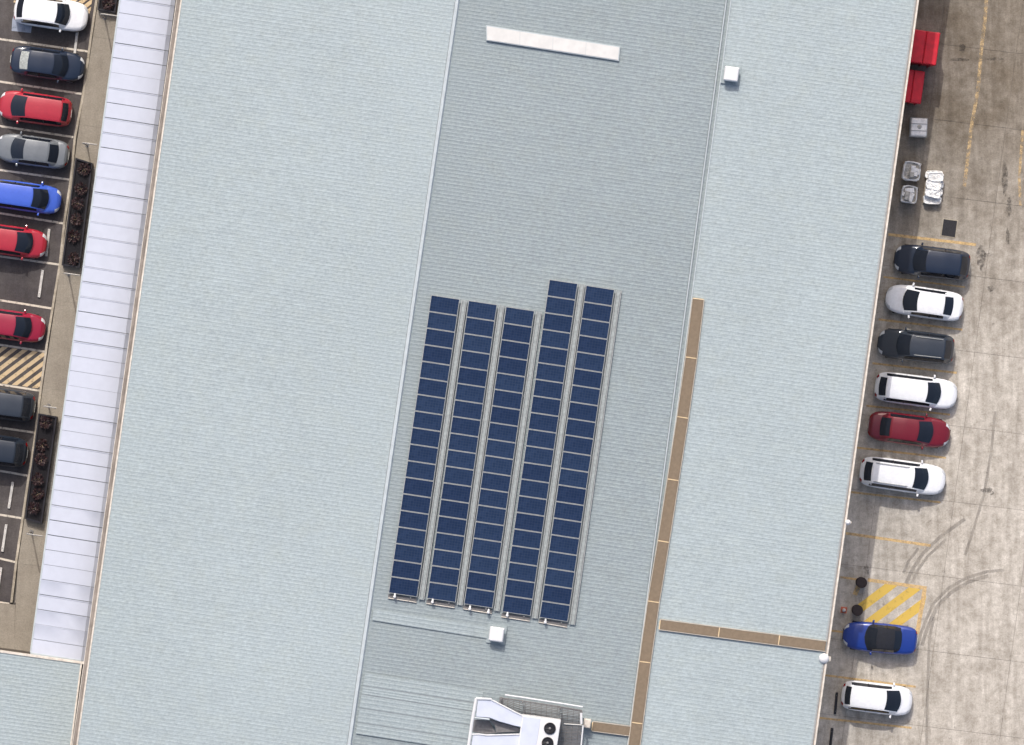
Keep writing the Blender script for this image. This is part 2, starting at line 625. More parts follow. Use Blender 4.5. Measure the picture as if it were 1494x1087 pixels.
# ---- right: concrete yard laid in slabs
yb = MB()
yq = [P(1120, 1420), P(2600, 1620), P(2600, -230), P(1230, -330)]
yb.poly([(p.x, p.y, -0.035) for p in yq])
yard = yb.build('yard', 'joint_fill')
tag(yard, kind='structure')
AY = R(7.0)
eu = Vector((math.cos(AY), -math.sin(AY), 0))
ev = Vector((math.sin(R(7.9)), math.cos(R(7.9)), 0))
O = P(1422, 514)
PIT_U, PIT_V, GAP = 4.7, 4.55, 0.009
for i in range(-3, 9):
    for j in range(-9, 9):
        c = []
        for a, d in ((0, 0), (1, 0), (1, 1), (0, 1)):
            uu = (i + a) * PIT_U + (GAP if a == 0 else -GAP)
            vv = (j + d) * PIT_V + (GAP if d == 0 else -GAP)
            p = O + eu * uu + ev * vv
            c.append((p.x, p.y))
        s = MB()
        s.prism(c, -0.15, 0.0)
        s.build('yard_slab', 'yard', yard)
ZM = 0.004
YL = [((1296, 342), (1424, 357), 4), ((1289, 404), (1408, 419), 2.6), ((1282, 466), (1404, 481), 3), ((1273, 530), (1396, 544), 3),
      ((1264, 592), (1386, 605), 3), ((1250, 653), (1380, 668), 3), ((1242, 718), (1372, 733), 3), ((1234, 778), (1358, 796), 4),
      ((1226, 842), (1262, 847), 3), ((1212, 920), (1245, 924), 3), ((1203, 985), (1336, 1002), 3), ((1193, 1047), (1330, 1062), 3)]
for a, c, w in YL:
    strip('bay_line', 'line_yellow', yard, [a, ((a[0] + c[0]) / 2, (a[1] + c[1]) / 2), c], w, ZM)
strip('lane_line', 'line_worn', yard, [(1442, -40), (1437, 30), (1432, 70), (1427, 130), (1418, 180), (1412, 230), (1407, 272)], 5.0, ZM)
strip('lane_line', 'line_worn', yard, [(1492, 190), (1487, 260), (1489, 300)], 4.0, ZM)
# yellow hatched keep-clear box
hp = [(1247, 845), (1353, 861), (1341, 922), (1250, 912)]
for k, w in ((0, 13), (1, 13), (2, 13)):
    q = clip_hatch(hp, 1262 + k * 36, 882 + k * 4, 0.80, -0.60, w)
    quadmark('hatch_stripe', 'hatch_yellow', yard, q, ZM)
strip('hatch_border', 'line_yellow', yard, [(1266, 846), (1352, 858)], 5, ZM + 0.003)
strip('hatch_border', 'line_yellow', yard, [(1349, 860), (1338, 925)], 6, ZM + 0.003)
strip('hatch_border', 'line_yellow', yard, [(1247, 868), (1254, 852)], 7, ZM + 0.003)


def blob(px, py, rx, ry, seed):
    rnd = random.Random(seed)
    m = MB()
    n = 22
    pts = []
    for k in range(n):
        a = 2 * math.pi * k / n
        rr = 0.75 + 0.5 * rnd.random()
        pts.append(P(px + rx * rr * math.cos(a), py - ry * rr * math.sin(a), 0.0075))
    m.poly(pts)
    m.build('oil_stain', 'stain', yard)


for i, (x, y, rx, ry) in enumerate([(1431, 374, 6, 17), (1440, 372, 9, 3), (1446, 421, 6, 4), (1440, 715, 9, 4), (1447, 719, 4, 3), (1264, 832, 4, 7), (1466, 260, 4, 26),
                                    (1472, 300, 4, 14), (1470, 345, 3, 12), (1400, 87, 14, 2.5), (1452, 86, 12, 2), (1404, 70, 5, 6)]):
    blob(x, y, rx, ry, i)
for pts, w in (([(1339, 942), (1343, 925), (1350, 907), (1362, 880), (1384, 858), (1410, 843), (1440, 834), (1465, 832)], 2.2),
               ([(1345, 942), (1349, 928), (1356, 909), (1368, 884), (1388, 864), (1413, 849), (1442, 840)], 2.6),
               ([(1322, 851), (1331, 831), (1346, 808), (1372, 783), (1408, 757)], 2.6),
               ([(1330, 851), (1339, 832), (1354, 811), (1380, 787)], 2.0),
               ([(1318, 836), (1326, 818), (1340, 800)], 2.0),
               ([(1352, 1090), (1353, 1010), (1356, 930), (1363, 900)], 2.0),
               ([(1452, 600), (1446, 660), (1436, 720), (1418, 780), (1408, 810)], 2.0)):
    strip('tyre_mark', 'rubber', yard, pts, w * 2.0, 0.0065)

# ---------------------------------------------------------------- the big building
bd = thing('warehouse', 'large pale grey metal-roofed warehouse filling the middle of the picture', 'building')


def ribbed(edge_a, edge_b, ya, yb_, za, zb, n_ribs, amp, name, mat, parent, th=0.0):
    """sheet roof with trapezoid ribs running across between two edges"""
    m = MB()
    rows_a, rows_b = [], []
    for k in range(n_ribs):
        hi = amp * (1.25 if k % 4 == 0 else 1.0)
        for t, h in ((0.0, 0.0), (0.50, 0.0), (0.62, hi), (0.86, hi)):
            yy = ya + (yb_ - ya) * (k + t) / n_ribs
            # ribs run square to the building, so the far end lies a little lower in the survey
            ra = P(xl(edge_a, yy), yy, za)
            dy = (xl(edge_b, yy) - xl(edge_a, yy)) * math.tan(R(8.3))
            rb = P(xl(edge_b, yy + dy), yy + dy, zb)
            rows_a.append((ra.x, ra.y, za + h))
            rows_b.append((rb.x, rb.y, zb + h))
    mid = [tuple((Vector(a_) * 0.5 + Vector(b_) * 0.5)) for a_, b_ in zip(rows_a, rows_b)]
    m.grid([rows_a, mid, rows_b])
    o = m.build(name, mat, parent)
    if o.data.polygons[0].normal.z < 0:
        o.data.flip_normals()
    return o


NR = 345
ra = ribbed(L_ROOF, (L_RIDGE[0] - 4, L_RIDGE[1] - 4), Y0 - 60, Y1, Z_EAVE, Z_RIDGE - 0.01, NR, 0.0045, 'roof', 'roof_pale', bd)
tag(ra, 'pale blue-grey ribbed roof slope between canopy and ridge')
rb_ = ribbed((L_RIDGE[0] + 2, L_RIDGE[1] + 2), (L_VALLEY[0] - 4, L_VALLEY[1] - 4), Y0 - 60, Y1, Z_RIDGE - 0.06, Z_VALLEY, NR, 0.0065, 'roof', 'roof_old', bd)
tag(rb_, 'darker weathered roof slope that carries the solar panels')
rc = ribbed((L_VALLEY[0] + 5, L_VALLEY[1] + 5), L_RIGHT, Y0 - 60, Y1, Z_VALLEY, Z_RIGHT, NR, 0.0045, 'roof', 'roof_pale', bd)
tag(rc, 'pale roof slope beside the concrete yard')


def along(line, dx0, dx1, dz0, dz1, zbase, name, mat, parent, ya=Y0, yb_=Y1, off=0.0):
    """a straight bar along one of the building's long lines: px offsets dx0..dx1, heights dz0..dz1"""
    m = MB()
    q = []
    for yy, d in ((ya, dx0), (yb_, dx0), (yb_, dx1), (ya, dx1)):
        p = P(xl(line, yy) + d, yy, zbase + dz1)
        q.append((p.x, p.y))
    m.prism(q, zbase + dz0, zbase + dz1)
    return m.build(name, mat, parent)


def cap(line, w, zb, h, name, mat, parent, drop_l=0.0, drop_r=0.0):
    """folded ridge cap"""
    m = MB()
    prof = [(-w, -0.03 + drop_l), (-w * 0.30, h), (w * 0.30, h), (w, -0.03 + drop_r)]
    rows = []
    for yy in (Y0, Y1):
        rows.append([P(xl(line, yy) + dx, yy, zb + dz) for dx, dz in prof])
    m.grid(rows)
    o = m.build(name, mat, parent)
    if o.data.polygons[1].normal.z < 0:
        o.data.flip_normals()
    return o


cap(L_RIDGE, 3.6, Z_RIDGE, 0.09, 'ridge_cap', 'trim', bd, 0.02, -0.08)
# valley gutter: two thin raised lips and a tray
along(L_VALLEY, -5, 6, -0.22, -0.06, Z_VALLEY, 'valley_tray', 'roof_old', bd)
along(L_VALLEY, -3.2, -1.4, -0.04, 0.07, Z_VALLEY, 'valley_lip', 'trim', bd)
along(L_VALLEY, 4.0, 5.4, -0.04, 0.06, Z_VALLEY, 'valley_lip', 'trim', bd)
# eaves: left box gutter, right fascia gutter
along(L_ROOF, -7.0, -1.5, -0.30, -0.16, Z_EAVE, 'box_gutter', 'gutter', bd)
along(L_ROOF, -1.6, 0.5, -0.40, 0.04, Z_EAVE, 'eave_trim', 'cream', bd)
along(L_ROOF, -4.2, -3.7, -0.16, -0.12, Z_EAVE, 'gutter_rib', 'gutter', bd)
along(L_ROOF, -7.8, -6.9, -0.44, -0.12, Z_EAVE, 'gutter_lip', 'cream', bd)
along(L_RIGHT, -0.4, 1.4, -0.35, 0.02, Z_RIGHT, 'gutter_tray', 'gutter', bd)
along(L_RIGHT, 1.4, 3.9, -0.35, 0.05, Z_RIGHT, 'eave_trim', 'cream', bd)
along(L_RIGHT, -2.6, -1.4, -0.10, 0.035, Z_RIGHT, 'eave_lip', 'steel', bd)
# walls
def wall(line_a, za, ya, line_b, zb, yb_, top, name, mat, th=0.2, inset=8):
    a = P(xl(line_a, ya) + inset, ya, za)
    c = P(xl(line_b, yb_) + inset, yb_, zb)
    d = Vector((c.x - a.x, c.y - a.y, 0)).normalized()
    nrm = Vector((-d.y, d.x, 0)) * th / 2
    m = MB()
    m.prism([(a - nrm).xy, (c - nrm).xy, (c + nrm).xy, (a + nrm).xy], -0.05, top)
    m.build(name, mat, bd)


wall(L_ROOF, Z_EAVE, Y1 - 6, L_ROOF, Z_EAVE, Y0 + 6, Z_EAVE - 0.45, 'wall', 'wall', 0.2, 9)
wall(L_RIGHT, Z_RIGHT, Y0 + 30, L_RIGHT, Z_RIGHT, Y1 - 6, Z_RIGHT - 0.38, 'wall', 'wall', 0.2, -7)
for yy in (Y0 + 4, Y1 - 4):
    m = MB()
    q = [PR(xl(L_ROOF, yy) + 12, yy), PR(xl(L_RIDGE, yy), yy), PR(xl(L_VALLEY, yy), yy), PR(xl(L_RIGHT, yy) - 9, yy)]
    top = [(p.x, p.y, p.z - 0.12) for p in q]
    bot = [(p.x, p.y, -0.05) for p in q]
    for i in range(3):
        for dd in (0.0, 0.2):
            pp = [bot[i], bot[i + 1], top[i + 1], top[i]]
            m.poly([(x, y_ + dd, z) for x, y_, z in pp])
    m.build('wall', 'wall', bd)


def roof_sheet(p4, name, mat, parent, dz, ribs=4, amp=0.02):
    """one lighter replacement sheet lying on the old roof: tl, tr, br, bl in survey pixels"""
    m = MB()
    A_, B_ = [], []
    tl, tr, br, bl = [Vector(q) for q in p4]
    for k in range(ribs):
        for t, h in ((0.0, 0.0), (0.5, 0.0), (0.62, amp), (0.88, amp)):
            s = (k + t) / ribs
            a = tl.lerp(bl, s)
            c = tr.lerp(br, s)
            A_.append(PR(a.x, a.y, dz + h))
            B_.append(PR(c.x, c.y, dz + h))
    a, c = bl, br
    A_.append(PR(a.x, a.y, dz)); B_.append(PR(c.x, c.y, dz))
    m.grid([A_, B_])
    o = m.build(name, mat, parent)
    if o.data.polygons[0].normal.z < 0:
        o.data.flip_normals()
    return o


roof_sheet([(545, 889), (716, 915), (712, 932), (543, 905)], 'roof_sheet', 'roof_new', rb_, 0.025, 3, 0.008)
ys = [981, 1000.5, 1013, 1033, 1054, 1071]
xs_ = [533, 529.5, 527.5, 524.5, 521.5, 519]
for i in range(5):
    ya, yc = ys[i] + 0.6, ys[i + 1] - 0.7
    x0, x1 = xs_[i], xs_[i + 1]
    xr_ = 705 - i * 4
    k = (xr_ - x0) * 0.155
    roof_sheet([(x0, ya), (xr_, ya + k), (xr_ - 2, yc + k), (x1, yc)], 'roof_sheet', 'roof_new', rb_, 0.035, 3, 0.008)
    if i:
        q = [(x0, ys[i] - 1.2), (xr_, ys[i] - 1.2 + k), (xr_, ys[i] + 0.8 + k), (x0, ys[i] + 0.8)]
        m = MB()
        m.poly([PR(x, y_, 0.028) for x, y_ in q][::-1])
        m.build('sheet_lap', 'lap', rb_)

# ---------------------------------------------------------------- canopy along the car park
L_CL, L_CR = (175, 26), (256, 107.5)
cn = thing('canopy', 'long white ribbed canopy over the footpath beside the parked cars', 'canopy', P(120, 500))
cn.location.z = 0
o0 = cn.location.copy()
ZC = 4.2
prof = [(0.0, 0.0), (0.25, 0.10), (0.55, 0.14), (0.78, 0.10), (0.92, -0.06), (1.0, -0.34)]


def cpt(t, yy, dz=0.0):
    """point on the curved canopy: t across, yy along (survey y at its outer edge)"""
    zz = 0
    for (a, za), (c, zc) in zip(prof, prof[1:]):
        if t <= c + 1e-6:
            zz = za + (zc - za) * (t - a) / (c - a)
            break
    xa = xl(L_CL, yy)
    ye = yy + 12.5 * t
    x = xa + (xl(L_CR, ye) - xa) * t
    return P(x, ye, ZC + zz + dz) - o0


y = -330.0
pitch = 21.75
while y < 952 - pitch * 0.4:
    ye = min(y + pitch, 952)
    m = MB()
    gap = random.choice([0.15, 0.3, 0.5, 0.75, 0.95])
    ts = [0.0, 0.25, 0.55, 0.78, 0.92, 1.0]
    hh = random.uniform(0.0, 0.02)
    lip = random.choice([0.0, 0.0, 0.012, 0.02])
    rows = [[cpt(t, y + gap, hh - 0.03) for t in ts], [cpt(t, y + gap + 0.05, lip + hh) for t in ts], [cpt(t, y + gap + 1.3, hh + lip) for t in ts], [cpt(t, y + gap + 1.9, hh) for t in ts],
            [cpt(t, ye - 0.1, hh) for t in ts]]
    m.grid(rows)
    o = m.build('canopy_sheet', 'canopy', cn, 25)
    if o.data.polygons[0].normal.z < 0:
        o.data.flip_normals()
    y += pitch
m = MB()
ts = [0.0, 0.25, 0.55, 0.78, 0.92, 1.0]
m.grid([[cpt(t, -330, -0.06) for t in ts], [cpt(t, 952, -0.06) for t in ts]])
o = m.build('canopy_lining', 'lap', cn)
def bar3(m, a, c, w, h):
    d = (c - a); d.z = 0; d.normalize()
    n = Vector((-d.y, d.x, 0)) * w / 2
    q = [a - n, c - n, c + n, a + n]
    m.slab([tuple(p) for p in q], h)
m = MB(); bar3(m, cpt(0, -330, 0.03) , cpt(0, 952, 0.03), 0.09, 0.25); m.build('edge_beam', 'trim', cn)
m = MB()
for a, c in zip(ts, ts[1:]):
    bar3(m, cpt(a, 953, 0.05), cpt(c, 953, 0.05), 0.10, 0.2)
m.build('end_trim', 'trim', cn)
for k in range(10):
    yy = -250 + k * 132
    m = MB()
    p = cpt(0.10, yy)
    m.lathe([(0.06, 0.0), (0.06, p.z - 0.1)], 10, (p.x, p.y, 0))
    m.build('column', 'pole', cn)

# ---------------------------------------------------------------- lower roof at the bottom left
lw = thing('annex', 'low annex with pale grey roof at the end of the white canopy', 'building', (0, 0, 0))
ZL = 4.9
m = MB()
rows_a, rows_b = [], []
for k in range(120):
    for t, h in ((0, 0), (0.5, 0), (0.62, 0.0065), (0.86, 0.0065)):
        yy = 968 + (k + t) * 5.2
        xa = 118 - (yy - 968) * 0.128
        a = P(xa, yy, ZL)
        c = P(xa - 700, yy - 700 * math.tan(R(8)), ZL - 0.7)
        rows_a.append((a.x, a.y, ZL + h)); rows_b.append((c.x, c.y, ZL - 0.7 + h))
m.grid([rows_b, rows_a])
o = m.build('roof', 'roof_pale', lw)
if o.data.polygons[0].normal.z < 0:
    o.data.flip_normals()
m = MB(); bar3(m, P(122, 967.5, ZL + 0.06), P(-570, 967.5 - 692 * math.tan(R(8)), ZL - 0.64), 0.13, 0.3); m.build('eave_trim', 'cream', lw)
m = MB(); bar3(m, P(118.5, 968, ZL + 0.05), P(43, 1560, ZL + 0.05), 0.09, 0.3); m.build('eave_trim', 'cream', lw)
a, c = P(110, 970, ZL), P(-560, 970 - 670 * math.tan(R(8)), ZL)
d, e = P(-600, 1500, ZL), P(40, 1540, ZL)
m = MB(); m.prism([(a.x, a.y), (c.x, c.y), (d.x, d.y), (e.x, e.y)], -0.05, ZL - 0.95)
m.build('wall', 'wall_dark', lw)

# ---------------------------------------------------------------- rooflight
PO = PR(807, 62)
rl = thing('rooflight', 'long white rectangular rooflight set in the darker roof slope', 'skylight', PO)
m = MB()
q = [PR(709, 36.5, 0.10), PR(709.5, 59, 0.10), PR(903, 89, 0.10), PR(905, 68, 0.10)]
m.slab([tuple(p - PO) for p in q], 0.12)
m.build('upstand', 'trim', rl)
for i in range(4):
    tl, bl, br, tr = [Vector(v) for v in ((710.3, 38.3), (710.6, 58), (902, 87.4), (903.6, 69.2))]
    s0, s1 = i / 4 + 0.001, (i + 1) / 4 - 0.001
    q = [tl.lerp(tr, s0), bl.lerp(br, s0), bl.lerp(br, s1), tl.lerp(tr, s1)]
    m = MB()
    m.slab([tuple(PR(v.x, v.y, 0.125) - PO) for v in q], 0.02)
    m.build('rooflight_sheet', 'skylight', rl)

# ---------------------------------------------------------------- roof vents
for x, y, lab in ((1066.5, 109.5, 'white square roof vent on the roof seam near the top'), (724.5, 925.5, 'white square roof vent below the solar panels')):
    z = roof_z(x, y)
    v = thing('roof_vent', lab, 'vent', P(x, y, z), -A, 'square vents on the roof')
    MB().box((0, 0, 0.02), (1.10, 1.10, 0.10)).build('flashing', 'roof_new', v)
    MB().box((0, 0, 0.22), (0.72, 0.72, 0.40)).build('neck', 'steel_dark', v)
    MB().box((0, 0.02, 0.53), (0.90, 0.90, 0.22), 0, 0.86).build('cowl', 'white', v, False, 0.06)

# ---------------------------------------------------------------- brown rooftop walkway
wk = thing('walkway', 'brown rooftop walkway with cream edges along the roof seam', 'walkway', PR(975, 750))
wo = wk.location.copy()
wz = lambda x, y: P(x, y, Z_VALLEY + 0.16) - wo


def deck_run(pts, wpx, zfun, parent):
    """pts: list of joint positions (centre line) in survey pixels"""
    for i, (a, c) in enumerate(zip(pts, pts[1:])):
        a, c = Vector(a), Vector(c)
        d = (c - a).normalized()
        n = Vector((-d.y, d.x))
        aa, cc = a + d * 0.9, c - d * 0.9
        q = [aa - n * wpx / 2, cc - n * wpx / 2, cc + n * wpx / 2, aa + n * wpx / 2]
        m = MB(); m.slab([tuple(zfun(v.x, v.y)) for v in q], 0.05)
        o = m.build('deck_panel', 'walk', parent)
        if o.data.polygons[0].normal.z < 0:
            o.data.flip_normals()
        for s in (-1, 1):
            e0, e1 = a + n * s * (wpx / 2 + 0.9), c + n * s * (wpx / 2 + 0.9)
            q = [e0 - n * 0.5, e1 - n * 0.5, e1 + n * 0.5, e0 + n * 0.5]
            m = MB(); m.slab([tuple(zfun(v.x, v.y) + Vector((0, 0, 0.012))) for v in q], 0.08)
            o = m.build('edge_rail', 'walk_edge', parent)
            if o.data.polygons[0].normal.z < 0:
                o.data.flip_normals()
        q = [a - d * 0.7 - n * wpx / 2, a + d * 0.7 - n * wpx / 2, a + d * 0.7 + n * wpx / 2, a - d * 0.7 + n * wpx / 2]
        m = MB(); m.slab([tuple(zfun(v.x, v.y) + Vector((0, 0, 0.02))) for v in q], 0.05)
        o = m.build('joint_strip', 'joint', parent)
        if o.data.polygons[0].normal.z < 0:
            o.data.flip_normals()
        # feet
        m = MB()
        for s in (-1, 1):
            f = a.lerp(c, 0.5) + n * s * wpx * 0.35
            pz = zfun(f.x, f.y)
            m.box((pz.x, pz.y, pz.z - 0.10), (0.12, 0.12, 0.10))
        m.build('bearer', 'steel_dark', parent)


deck_run([(1018.8, 436), (1008.5, 522), (996, 609), (982, 700), (968, 790), (953.5, 878), (941, 966), (929.5, 1055), (918, 1144), (906, 1233)], 15.5, wz, wk)
ck = thing('walkway', 'short brown walkway crossing the pale roof to the yard side', 'walkway', PR(1085, 927))
wo2 = ck.location.copy()
deck_run([(962.5, 911), (1049, 922.5), (1136.5, 934), (1205.5, 943)], 13.5, lambda x, y: P(x, y, roof_z(x, y) + 0.12) - wo2, ck)
dk = thing('walkway', 'stub of brown walkway leading to the air handling unit', 'walkway', PR(895, 1064))
wo3 = dk.location.copy()
deck_run([(864, 1059.5), (921.5, 1067)], 12.5, lambda x, y: P(x, y, roof_z(x, y) + 0.14) - wo3, dk)

# ---------------------------------------------------------------- solar arrays
SX, SY, FR = 1.66, 0.985, 0.028
fm = MB()
for c, s in (((0, SY / 2 - FR / 2, 0), (SX, FR, 0.04)), ((0, -SY / 2 + FR / 2, 0), (SX, FR, 0.04)),
             ((SX / 2 - FR / 2, 0, 0), (FR, SY - 2 * FR, 0.04)), ((-SX / 2 + FR / 2, 0, 0), (FR, SY - 2 * FR, 0.04))):
    fm.box(c, s)
frame_me = fm.mesh('solar_panel', 'alu')
cell_me = MB().box((0, 0, 0.004), (SX - 2 * FR, SY - 2 * FR, 0.02)).mesh('cell_sheet', 'cells')
cols = [((629, 430), (671, 436.5), (567, 865), (608.5, 871.5), 18, 'leftmost of the three shorter solar panel columns'),
        ((683.5, 438), (725.5, 444.5), (623, 873), (664.5, 879.5), 18, 'middle one of the three shorter solar panel columns'),
        ((738, 447), (780, 453.5), (677, 881), (718.5, 888), 18, 'rightmost of the three shorter solar panel columns, beside the taller ones'),
        ((801.5, 407.5), (843, 413.5), (732.5, 892.5), (774, 899), 20, 'taller solar panel column next to the shorter ones'),
        ((855, 416), (896.5, 422.5), (787, 900.5), (828.5, 908), 20, 'rightmost taller solar panel column')]
H_PV = 0.20
for tl, tr, bl, br, n, lab in cols:
    tl, tr, bl, br = [PR(*q, H_PV) for q in (tl, tr, bl, br)]
    base = bl.copy()
    ar = thing('solar_array', 'blue ' + lab if not lab.startswith('taller') else 'blue ' + lab, 'solar array', base - Vector((0, 0, H_PV)), 0, 'columns of solar panels on the roof')
    org = ar.location.copy()
    ex = ((tr - tl) + (br - bl)).normalized()
    ey = ((tl - bl) + (tr - br)).normalized()
    ez = ex.cross(ey).normalized()
    wx = ((tr - tl).length + (br - bl).length) / 2
    ly = ((tl - bl).length + (tr - br).length) / 2
    sx, sy = wx / SX, ly / n / (SY + 0.018)
    for k in range(n):
        s = (k + 0.5) / n
        c = (bl.lerp(tl, s) + br.lerp(tr, s)) / 2
        p = bpy.data.objects.new('solar_panel', frame_me)
        COL.objects.link(p)
        p.parent = ar
        mt = Matrix((ex, ey, ez)).transposed().to_4x4()
        p.matrix_local = Matrix.Translation(c - org) @ mt @ Matrix.Diagonal((sx, sy, 1, 1))
        ce = bpy.data.objects.new('cell_sheet', cell_me)
        COL.objects.link(ce)
        ce.parent = p
    # rails, cable tray beside the column, end rail
    for u in (0.22, 0.78):
        m = MB()
        a, c = bl.lerp(br, u) - ey * 0.12 - ez * 0.06 - org, tl.lerp(tr, u) + ey * 0.05 - ez * 0.06 - org
        bar3(m, a, c, 0.05, 0.05)
        m.build('rail', 'alu', ar)
    for u, w in ((0.13, 0.05), (0.27, 0.07), (0.41, 0.05)):
        m = MB()
        a, c = br + ex * u - ez * 0.10 - ey * 0.10 - org, tr + ex * u - ez * 0.10 - org
        if u == 0.27:
            bar3(m, a + Vector((0, 0, 0.01)), c + Vector((0, 0, 0.01)), 0.19, 0.03)
            m.build('cable_tray', 'tray', ar)
        else:
            bar3(m, a + Vector((0, 0, 0.05)), c + Vector((0, 0, 0.05)), 0.045, 0.07)
            m.build('tray_lip', 'alu', ar)
    m = MB()
    bar3(m, bl - ey * 0.30 - ez * 0.13 - org, br - ey * 0.30 - ez * 0.13 - org, 0.05, 0.05)
    m.build('end_rail', 'cream', ar)
    m = MB()
    bar3(m, bl - ey * 0.17 - ez * 0.16 - org, br - ey * 0.17 - ez * 0.16 - org, 0.17, 0.02)
    m.build('end_shadow_strip', 'steel_dark', ar)  # dark strip painted for the panel shadow at the column foot
for x, y, which in ((576, 870, 'first'), (631, 878, 'second'), (685.5, 888, 'third'), (712.5, 893, 'fourth'), (740, 897.5, 'fifth'), (795.5, 907.5, 'sixth')):
    v = thing('conduit_stub', which + ' small white conduit stub from the left along the foot of the solar panels', 'conduit', PR(x, y), -A, 'conduit stubs below the panels')
    m = MB(); m.lathe([(0.055, 0.0), (0.055, 0.24), (0.085, 0.25), (0.085, 0.33), (0.05, 0.36)], 10); m.build('pipe', 'white', v, 40)
    m = MB(); m.tube([(0, 0, 0.30), (0, 0.07, 0.30), (0, 0.16, 0.20)], 0.055, 8); m.build('elbow', 'white', v, 40)

# ---------------------------------------------------------------- air handling unit and its platform
AP = PR(780, 1070)
au = thing('air_handling_unit', 'white rooftop air handling unit with two fans and forked ducts', 'air conditioner', AP)
def zpx(X, Y):
    return 670 + X / 7.47, 1000 + Y / 7.47
def apoly(m, pts, ztop, zbot):
    q = [P(*zpx(*p), ztop) - AP for p in pts]
    ar_ = sum(q[i].x * q[(i + 1) % len(q)].y - q[(i + 1) % len(q)].x * q[i].y for i in range(len(q)))
    if ar_ < 0:
        q = q[::-1]
    m.prism([(p.x, p.y) for p in q], zbot - AP.z, ztop - AP.z)
m = MB(); apoly(m, [(690, 326), (1108, 381), (1022, 960), (600, 905)], 9.55, 8.45); m.build('cabinet', 'white', au, False, 0.03)
m = MB(); apoly(m, [(700, 338), (885, 362), (800, 925), (615, 900)], 9.575, 9.4); m.build('access_panel', 'lavender', au, False, 0.01)
for X, Y in ((988, 468), (963, 626), (938, 784)):
    c = P(*zpx(X, Y), 9.56) - AP
    m = MB(); m.lathe([(0.34, 0.0), (0.345, 0.06), (0.31, 0.065), (0.305, -0.005)], 24, tuple(c)); fan = m.build('fan', 'black', au, 40)
    m = MB()
    for k in range(5):
        a = 2 * math.pi * k / 5
        p0 = Vector((math.cos(a), math.sin(a), 0)); p1 = Vector((math.cos(a + 0.8), math.sin(a + 0.8), 0))
        m.poly([c + p0 * 0.06 + Vector((0, 0, 0.02)), c + p0 * 0.29 + Vector((0, 0, 0.025)), c + p1 * 0.29 + Vector((0, 0, 0.045)), c + p1 * 0.06 + Vector((0, 0, 0.035))])
    m.build('blade', 'black', fan)
    m = MB(); m.lathe([(0.07, 0.01), (0.07, 0.06), (0.04, 0.075)], 12, tuple(c)); m.build('hub', 'steel_dark', fan, 40)
duct1 = [(205, 158), (345, 160), (400, 186), (620, 300), (692, 330), (682, 456), (600, 440), (430, 392), (330, 352), (183, 343)]
duct2 = [(150, 548), (300, 545), (662, 536), (640, 680), (290, 742), (120, 735)]
for d_ in (duct1, duct2):
    m = MB(); apoly(m, d_, 9.30, 8.55); dd = m.build('duct', 'lavender', au, False, 0.03)
    m = MB()
    n = len(d_)
    cx, cy = sum(p[0] for p in d_) / n, sum(p[1] for p in d_) / n
    e = d_ + [d_[0]]
    if d_ is duct1:
        e = [(185, 150), (345, 156), (400, 182), (620, 297), (692, 328)]
    else:
        e = [(125, 535), (210, 530), (300, 543), (662, 533)]
    m.tube([P(*zpx(*p), 9.32) - AP for p in e], 0.045, 6)
    m.build('duct_seam', 'white', dd, 40)
m = MB(); m.tube([P(*zpx(*p), 9.33) - AP for p in ((186, 140), (140, 400), (90, 740))], 0.095, 8); m.build('header', 'white', au, 40)
m = MB(); m.tube([P(*zpx(*p), 9.33) - AP for p in ((186, 140), (350, 150))], 0.06, 8); m.build('header', 'white', au, 40)
m = MB(); m.tube([P(*zpx(*p), 9.31) - AP for p in ((165, 352), (330, 370))], 0.05, 8); m.build('header', 'trim', au, 40)
m = MB(); apoly(m, [(330, 370), (430, 400), (655, 462), (655, 505), (400, 515), (390, 440)], 8.9, 8.5); m.build('return_duct', 'steel_dark', au, False, 0.02)
m = MB(); apoly(m, [(150, 372), (330, 385), (400, 520), (300, 530), (140, 505)], 8.52, 8.45); m.build('shaded_roof_sheet', 'steel_dark', au)  # dark sheet stands in for the shaded roof between the ducts
for X, Y in ((220, 230), (180, 620), (760, 400), (1040, 440)):
    p = P(*zpx(X, Y), 8.5) - AP
    m = MB(); m.box((p.x, p.y, 0.3), (0.1, 0.1, 0.75)); m.build('leg', 'steel_dark', au)

pf = thing('service_platform', 'grey steel service platform with handrails around the air handling unit', 'platform', PR(815, 1050))
AP2 = pf.location.copy()
ZP = 8.35
DK = [((440, 125), (690, 160), (680, 330), (430, 200)), ((690, 160), (1100, 222), (1092, 385), (690, 330)), ((1100, 222), (1335, 262), (1330, 430), (1080, 420)), ((1080, 420), (1330, 430), (1300, 960), (1010, 960))]
for q in DK:
    q = [P(*zpx(*p), ZP) - AP2 for p in q]
    m = MB()
    a, c, e, f = q
    nb = max(3, int(((a - f).length + (c - e).length) / 2 / 0.085))
    for k in range(nb):
        s0 = (k + 0.5) / nb
        bar3(m, a.lerp(f, s0), c.lerp(e, s0), 0.05, 0.03)
    nb = max(3, int((c - a).length / 0.3))
    for k in range(nb):
        s0 = (k + 0.5) / nb
        bar3(m, a.lerp(c, s0) - Vector((0, 0, .033)), f.lerp(e, s0) - Vector((0, 0, .033)), 0.03, 0.03)
    m.build('grating', 'steel_dark', pf)
for X, Y, w in ((455, 140, 0.12), (690, 172, 0.09), (1100, 238, 0.11), (1332, 285, 0.11), (1322, 520, 0.08), (1290, 760, 0.08)):
    p = P(*zpx(X, Y), ZP) - AP2
    m = MB(); m.box((p.x, p.y, p.z + 0.30), (w, w, 1.45)); m.build('post', 'steel_dark', pf)
def rail_run(pts, z, mat, r):
    m = MB(); m.tube([P(*zpx(*p), z) - AP2 for p in pts], r, 8); m.build('handrail', mat, pf, 40)
rail_run([(500, 104), (690, 131), (1100, 195), (1345, 235)], ZP + 1.05, 'white', 0.045)
